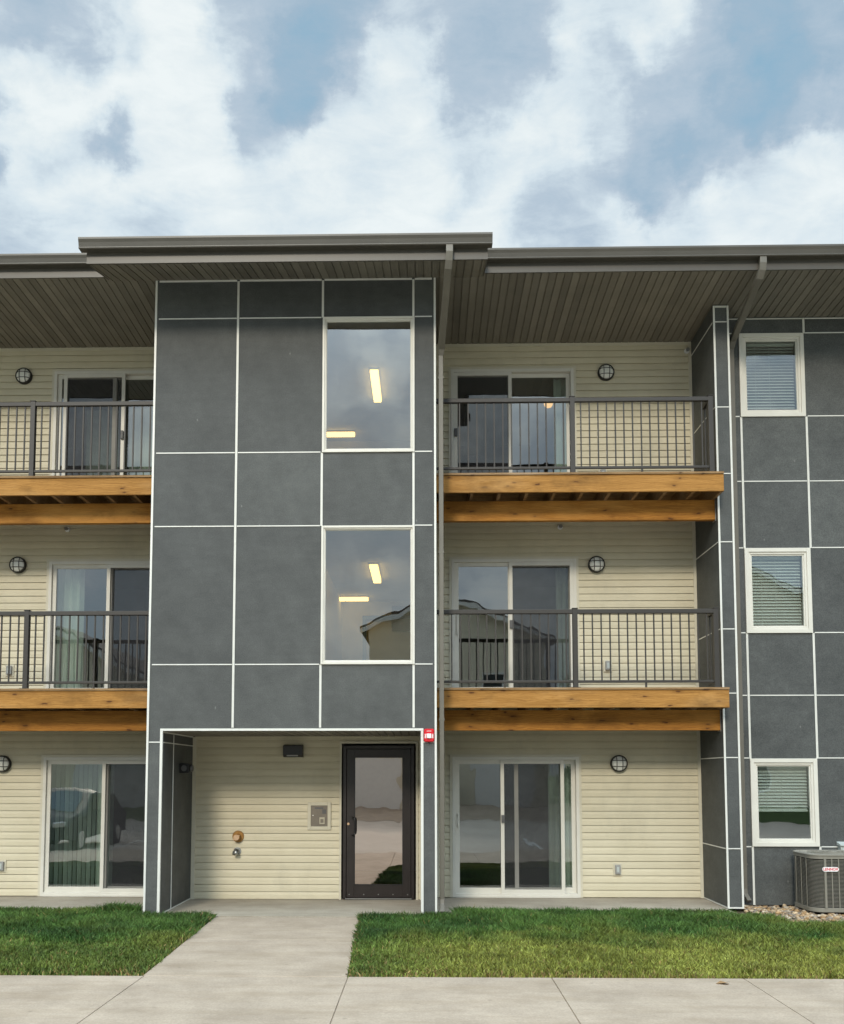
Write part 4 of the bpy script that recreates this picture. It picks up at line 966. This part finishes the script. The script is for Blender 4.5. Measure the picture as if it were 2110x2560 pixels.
right = np.clip((X + .6) / 1.0, 0, 1)
fr = (front * (.45 + .4 * fine) * (.25 + .75 * right))[:, None]; colr = colr * (1 - fr) + g3 * fr
dry = (rng.random(N) < (.012 + .55 * edge * fbm(X, Y, 1.8, 40) + .25 * walk * fine + .05 * front * fine))[:, None]
patch = np.clip(.55 + .95 * fbm(X, Y, 3.3, 90), .6, 1.5)[:, None]; yel = (np.clip(fbm(X, Y, .9, 101) - .50, 0, 1) * 2.2)[:, None]; colr = colr * patch * .92; colr = colr * (1 - yel) + np.array([.140, .160, .030]) * yel
colr = np.where(dry, br * rng.uniform(.6, 1.2, N)[:, None], colr) * rng.uniform(.45, 1.65, N)[:, None]
V = V[keep]; colr = colr[keep]; N = len(V)
def raw_mesh(name, verts, loops, starts, totals, colv, mat, kind=None, smooth=False):
    me = bpy.data.meshes.new(name); me.vertices.add(len(verts)); me.vertices.foreach_set('co', verts.astype(np.float32).ravel())
    me.loops.add(len(loops)); me.loops.foreach_set('vertex_index', loops.astype(np.int32)); me.polygons.add(len(starts)); me.polygons.foreach_set('loop_start', starts.astype(np.int32)); me.polygons.foreach_set('loop_total', totals.astype(np.int32))
    me.update(calc_edges=True); at_ = me.attributes.new('tint', 'FLOAT_COLOR', 'POINT'); at_.data.foreach_set('color', colv.astype(np.float32).ravel())
    me.materials.append(mat)
    if smooth: me.polygons.foreach_set('use_smooth', [True] * len(starts))
    o = bpy.data.objects.new(name, me); COL.objects.link(o)
    if kind: o['kind'] = kind
    return o
base = np.arange(N)[:, None] * 5
loops = np.concatenate([base + 0, base + 1, base + 2, base + 3, base + 3, base + 2, base + 4], 1).ravel()
starts = (np.arange(N)[:, None] * 7 + np.array([0, 4])).ravel(); totals = np.tile([4, 3], N)
cv = np.ones((N, 5, 4), np.float32); cv[:, :, :3] = colr[:, None, :]
g = raw_mesh('grass', V.reshape(-1, 3), loops, starts, totals, cv.reshape(-1, 4), M['grass'], 'stuff')
g['label'] = 'mown green lawn with yellowish blades along the sidewalk'; g['category'] = 'grass'

o = MB(); lx, ly = 2.50, -3.66
o.quad((lx - .05, ly, -.008), (lx, ly - .025, .004), (lx + .06, ly, -.004), (lx, ly + .028, .012)); o.quad((lx + .06, ly, -.004), (lx, ly - .025, .004), (lx + .02, ly - .05, .01), (lx + .05, ly - .03, .0))
o = o.build('fallen_leaf', M['joist']); tag(o, 'dry brown leaf lying on the sidewalk near the lawn at the right', 'leaf')
# ---- gravel
def pebbles(pos, smin, smax, seed):
    r = np.random.default_rng(seed); ico_v = []; 
    t = (1 + 5 ** .5) / 2
    iv = np.array([(-1, t, 0), (1, t, 0), (-1, -t, 0), (1, -t, 0), (0, -1, t), (0, 1, t), (0, -1, -t), (0, 1, -t), (t, 0, -1), (t, 0, 1), (-t, 0, -1), (-t, 0, 1)], float); iv /= np.linalg.norm(iv[0])
    fc = np.array([(0, 11, 5), (0, 5, 1), (0, 1, 7), (0, 7, 10), (0, 10, 11), (1, 5, 9), (5, 11, 4), (11, 10, 2), (10, 7, 6), (7, 1, 8), (3, 9, 4), (3, 4, 2), (3, 2, 6), (3, 6, 8), (3, 8, 9), (4, 9, 5), (2, 4, 11), (6, 2, 10), (8, 6, 7), (9, 8, 1)])
    n = len(pos); V = []; C = []
    cols = np.array([(.42, .30, .18), (.50, .37, .23), (.33, .23, .14), (.26, .22, .18), (.48, .40, .30), (.38, .24, .12), (.20, .16, .12)])
    for i in range(n):
        s = r.uniform(smin, smax) * np.array([r.uniform(.8, 1.5), r.uniform(.8, 1.3), r.uniform(.5, .85)]); a = r.uniform(0, 6.28)
        p = iv * r.uniform(.8, 1.15, (12, 1)) * s; ca, sa = math.cos(a), math.sin(a)
        p = np.stack([p[:, 0] * ca - p[:, 1] * sa, p[:, 0] * sa + p[:, 1] * ca, p[:, 2]], 1) + pos[i]; V.append(p)
        c = cols[r.integers(len(cols))] * r.uniform(.7, 1.1); C.append(np.tile([*c, 1], (12, 1)))
    F = (np.arange(n)[:, None, None] * 12 + fc[None]).reshape(-1)
    return np.concatenate(V), F, np.arange(n * 20) * 3, np.full(n * 20, 3), np.concatenate(C)
n = 3600; px_ = rng.uniform(4.19, 7.4, n); py_ = rng.uniform(-.80, 1.12, n)
pz_ = rng.uniform(-.035, -.002, n)
ok = ~((px_ > ax0 + .05) & (px_ < ax1 - .05) & (py_ > ay0 + .05) & (py_ < ay1 - .05)); pos = np.stack([px_, py_, pz_], 1)[ok]
ex = np.stack([rng.uniform(-3.95, -3.52, 70), rng.uniform(-.14, .30, 70), rng.uniform(-.03, 0, 70)], 1); ex2 = np.stack([rng.uniform(-3.6, -3.27, 26), rng.uniform(-.16, -.02, 26), rng.uniform(-.03, .01, 26)], 1); ex3 = np.stack([rng.uniform(.16, .40, 60), rng.uniform(-.16, .3, 60), rng.uniform(-.03, .0, 60)], 1)
ex = ex[(ex[:, 0] < TX0 - .02) | (ex[:, 1] < -.02)]
g = raw_mesh('gravel', *pebbles(np.concatenate([pos, ex, ex2, ex3]), .014, .040, 5), M['stone'], 'stuff', False)
g['label'] = 'tan river stone gravel around the condenser and at the pier foot'; g['category'] = 'gravel'
sheet('gravel_bed', 4.19, 7.6, -.85, 1.13, -.036, M['soil'])

# ------------------------------------------------------------------ what stands across the parking lot (seen in the glass)
def house(x0, x1, yf, yb, zb, ez, az, ax, label, garages=(), wins=()):
    o = empty('house', ((x0 + x1) / 2, (yf + yb) / 2, zb)); tag(o, label, 'house', 'houses across the parking lot')
    w = MB().prism_y([(x0, zb), (x1, zb), (x1, ez), (ax, az), (x0, ez)], yf, yb)
    w.build('wall', M['housewall'], o)
    mb = MB(); ov = .35
    for xa, xb in ((x0, ax), (x1, ax)):
        s = (az - ez) / (ax - xa); xe = xa - math.copysign(ov, ax - xa); ze = ez - s * (xa - xe) if False else ez - abs(s) * ov
        mb.loft([[(xe, yf + ov, ze + .02), (xb, yf + ov, az + .02), (xb, yf + ov, az + .20), (xe, yf + ov, ze + .20)], [(xe, yb - ov, ze + .02), (xb, yb - ov, az + .02), (xb, yb - ov, az + .20), (xe, yb - ov, ze + .20)]])
    mb.build('roof', M['houseroof'], o)
    mb = MB()
    for xa in (x0, x1):
        s = abs((az - ez) / (ax - xa)); xe = xa - math.copysign(ov, ax - xa)
        mb.loft([[(xe, yf + ov + .03, ez - s * ov - .1), (ax, yf + ov + .03, az - .1), (ax, yf + ov + .03, az + .1), (xe, yf + ov + .03, ez - s * ov + .1)], [(xe, yf + ov - .03, ez - s * ov - .1), (ax, yf + ov - .03, az - .1), (ax, yf + ov - .03, az + .1), (xe, yf + ov - .03, ez - s * ov + .1)]])
    mb.build('barge_board', M['garage'], o)
    for a, b, zt in garages: MB().box(a, b, yf, yf + .05, zb, zt).build('garage_door', M['garage'], o)
    for a, b, c, d in wins:
        f = MB(); ring_frame(f, a - .1, b + .1, c - .1, d + .1, yf, yf + .06, .1); f = f.build('window', M['garage'], o); MB().box(a, b, yf, yf + .03, c, d).build('pane', M['hwin'], f)
    return o
def slope(name, x0, x1, y0, z0, y1, z1, mat):
    o = MB().quad((x0, y0, z0), (x1, y0, z0), (x1, y1, z1), (x0, y1, z1)).build(name, mat); o['kind'] = 'structure'
slope('lawn_bank', -70, 70, -26.0, .36, -23.95, -.17, M['turf']); sheet('lawn_terrace', -70, 70, -60, -26.0, .36, M['turf'])
slope('driveway', -5.0, 6.2, -26.01, .38, -23.9, -.16, M['conc']); slope('driveway', 8.8, 13.0, -26.01, .38, -23.9, -.16, M['conc']); sheet('driveway', -5.0, 13.0, -27.6, -26.01, .38, M['conc'])
house(-2.3, 5.6, -27.5, -40, .36, 8.0, 9.7, 1.55, 'two storey tan house straight across the parking lot', [(2.2, 5.0, 2.5)], [(-.5, .5, 5, 6.4), (2.6, 3.6, 5, 6.4)])
house(-5.2, .2, -26.2, -27.4, .36, 3.1, 4.6, -2.5, 'low gabled garage in front of the two storey tan house', [(-3.9, -1.1, 2.45)])
house(8.4, 21.5, -27.5, -40, .36, 7.4, 11.6, 12.6, 'large gabled tan house at the right across the lot', [(9.4, 12.2, 2.5)], [(13.5, 14.8, 1.2, 2.4), (11, 12.4, 5, 6.4)])
house(-24, -11.4, -27.0, -40, .36, 5.4, 8.6, -17.2, 'broad gabled house at the left across the lot', [(-16, -12.6, 2.4)], [(-20, -18.6, 1.2, 2.4)])
# shrubs by the garage
def shrub(cx, cy, r_, h_, label):
    o = empty('shrub', (cx, cy, .36)); tag(o, label, 'shrub', 'shrubs by the garages')
    n = 1500; u = rng.normal(size=(n, 3)); u /= np.linalg.norm(u, axis=1)[:, None]; rad = rng.uniform(.55, 1, n)[:, None]
    c = u * rad * np.array([r_, r_, h_ * .55]) + np.array([0, 0, h_ * .55]); a = rng.normal(size=(n, 3)) * .045; b = rng.normal(size=(n, 3)) * .045
    V = np.stack([c - a, c + b, c + a, c - b], 1).reshape(-1, 3); L = np.arange(n * 4); S = np.arange(n) * 4; T = np.full(n, 4)
    cv = np.ones((n, 4, 4)); cv[:, :, :3] = (np.array([.035, .06, .02]) * rng.uniform(.6, 1.5, (n, 1)))[:, None, :]
    m_ = raw_mesh('foliage', V, L, S, T, cv.reshape(-1, 4), M['leaf']); m_.parent = o
    MB().cyl((cx, cy, .36), (0, 0, 1), .05, .03, h_ * .7, 8).build('stem', M['joist'], o)
shrub(.9, -26.6, .7, 1.2, 'round dark shrub beside the white garage door'); shrub(6.6, -26.5, .9, 1.6, 'taller dark shrub between the two houses')
# parked car facing the building at the far left
def car(cx, yf, zg):
    o = empty('parked_car', (cx, yf - 2.3, zg)); tag(o, 'dark blue parked hatchback facing the building left of the entrance', 'car')
    w = .90; side = [(0.0, .35), (.05, .70), (.30, .90), (1.15, 1.02), (1.85, 1.50), (2.4, 1.58), (3.6, 1.52), (4.2, 1.05), (4.4, .95), (4.42, .35)]
    mb = MB(); rings = []
    for u, f in ((-1, .86), (-.92, .97), (-.5, 1.0), (.5, 1.0), (.92, .97), (1, .86)):
        rings.append([(cx + u * w * (1 - .14 * max(0, (z - .9))), yf - y, zg + .22 + (z - .22) * f) for y, z in side])
    mb.loft(rings, True, 0, True); mb.build('body', M['carpaint'], o, bevel=.02)
    mb = MB(); mb.quad((cx - .66, yf - 1.13, zg + 1.04), (cx + .66, yf - 1.13, zg + 1.04), (cx + .58, yf - 1.78, zg + 1.50), (cx - .58, yf - 1.78, zg + 1.50)); mb.build('windscreen', M['carglass'], o)
    for s in (-1, 1):
        mb = MB(); xx = cx + s * (w * .985); mb.quad((xx, yf - 1.5, zg + 1.06), (xx, yf - 3.8, zg + 1.06), (xx - s * .08, yf - 3.5, zg + 1.44), (xx - s * .08, yf - 1.95, zg + 1.44)); mb.build('side_window', M['carglass'], o)
        MB().box(cx + s * .52, cx + s * .80, yf - .12, yf + .01, zg + .66, zg + .78).build('headlight', M['lamp'], o, bevel=.02)
        for yy in (.85, 3.55):
            t_ = MB().cyl((cx + s * .92, yf - yy, zg + .33), (-s, 0, 0), .33, .33, .22, 28).build('wheel', M['tyre'], o); MB().cyl((cx + s * .925, yf - yy, zg + .33), (-s, 0, 0), .21, .21, .02, 20).build('rim', M['chrome'], t_)
    MB().box(cx - .45, cx + .45, yf - .08, yf + .015, zg + .42, zg + .60).build('grille', M['black'], o, bevel=.01)
car(-9.4, -6.75, -.165)
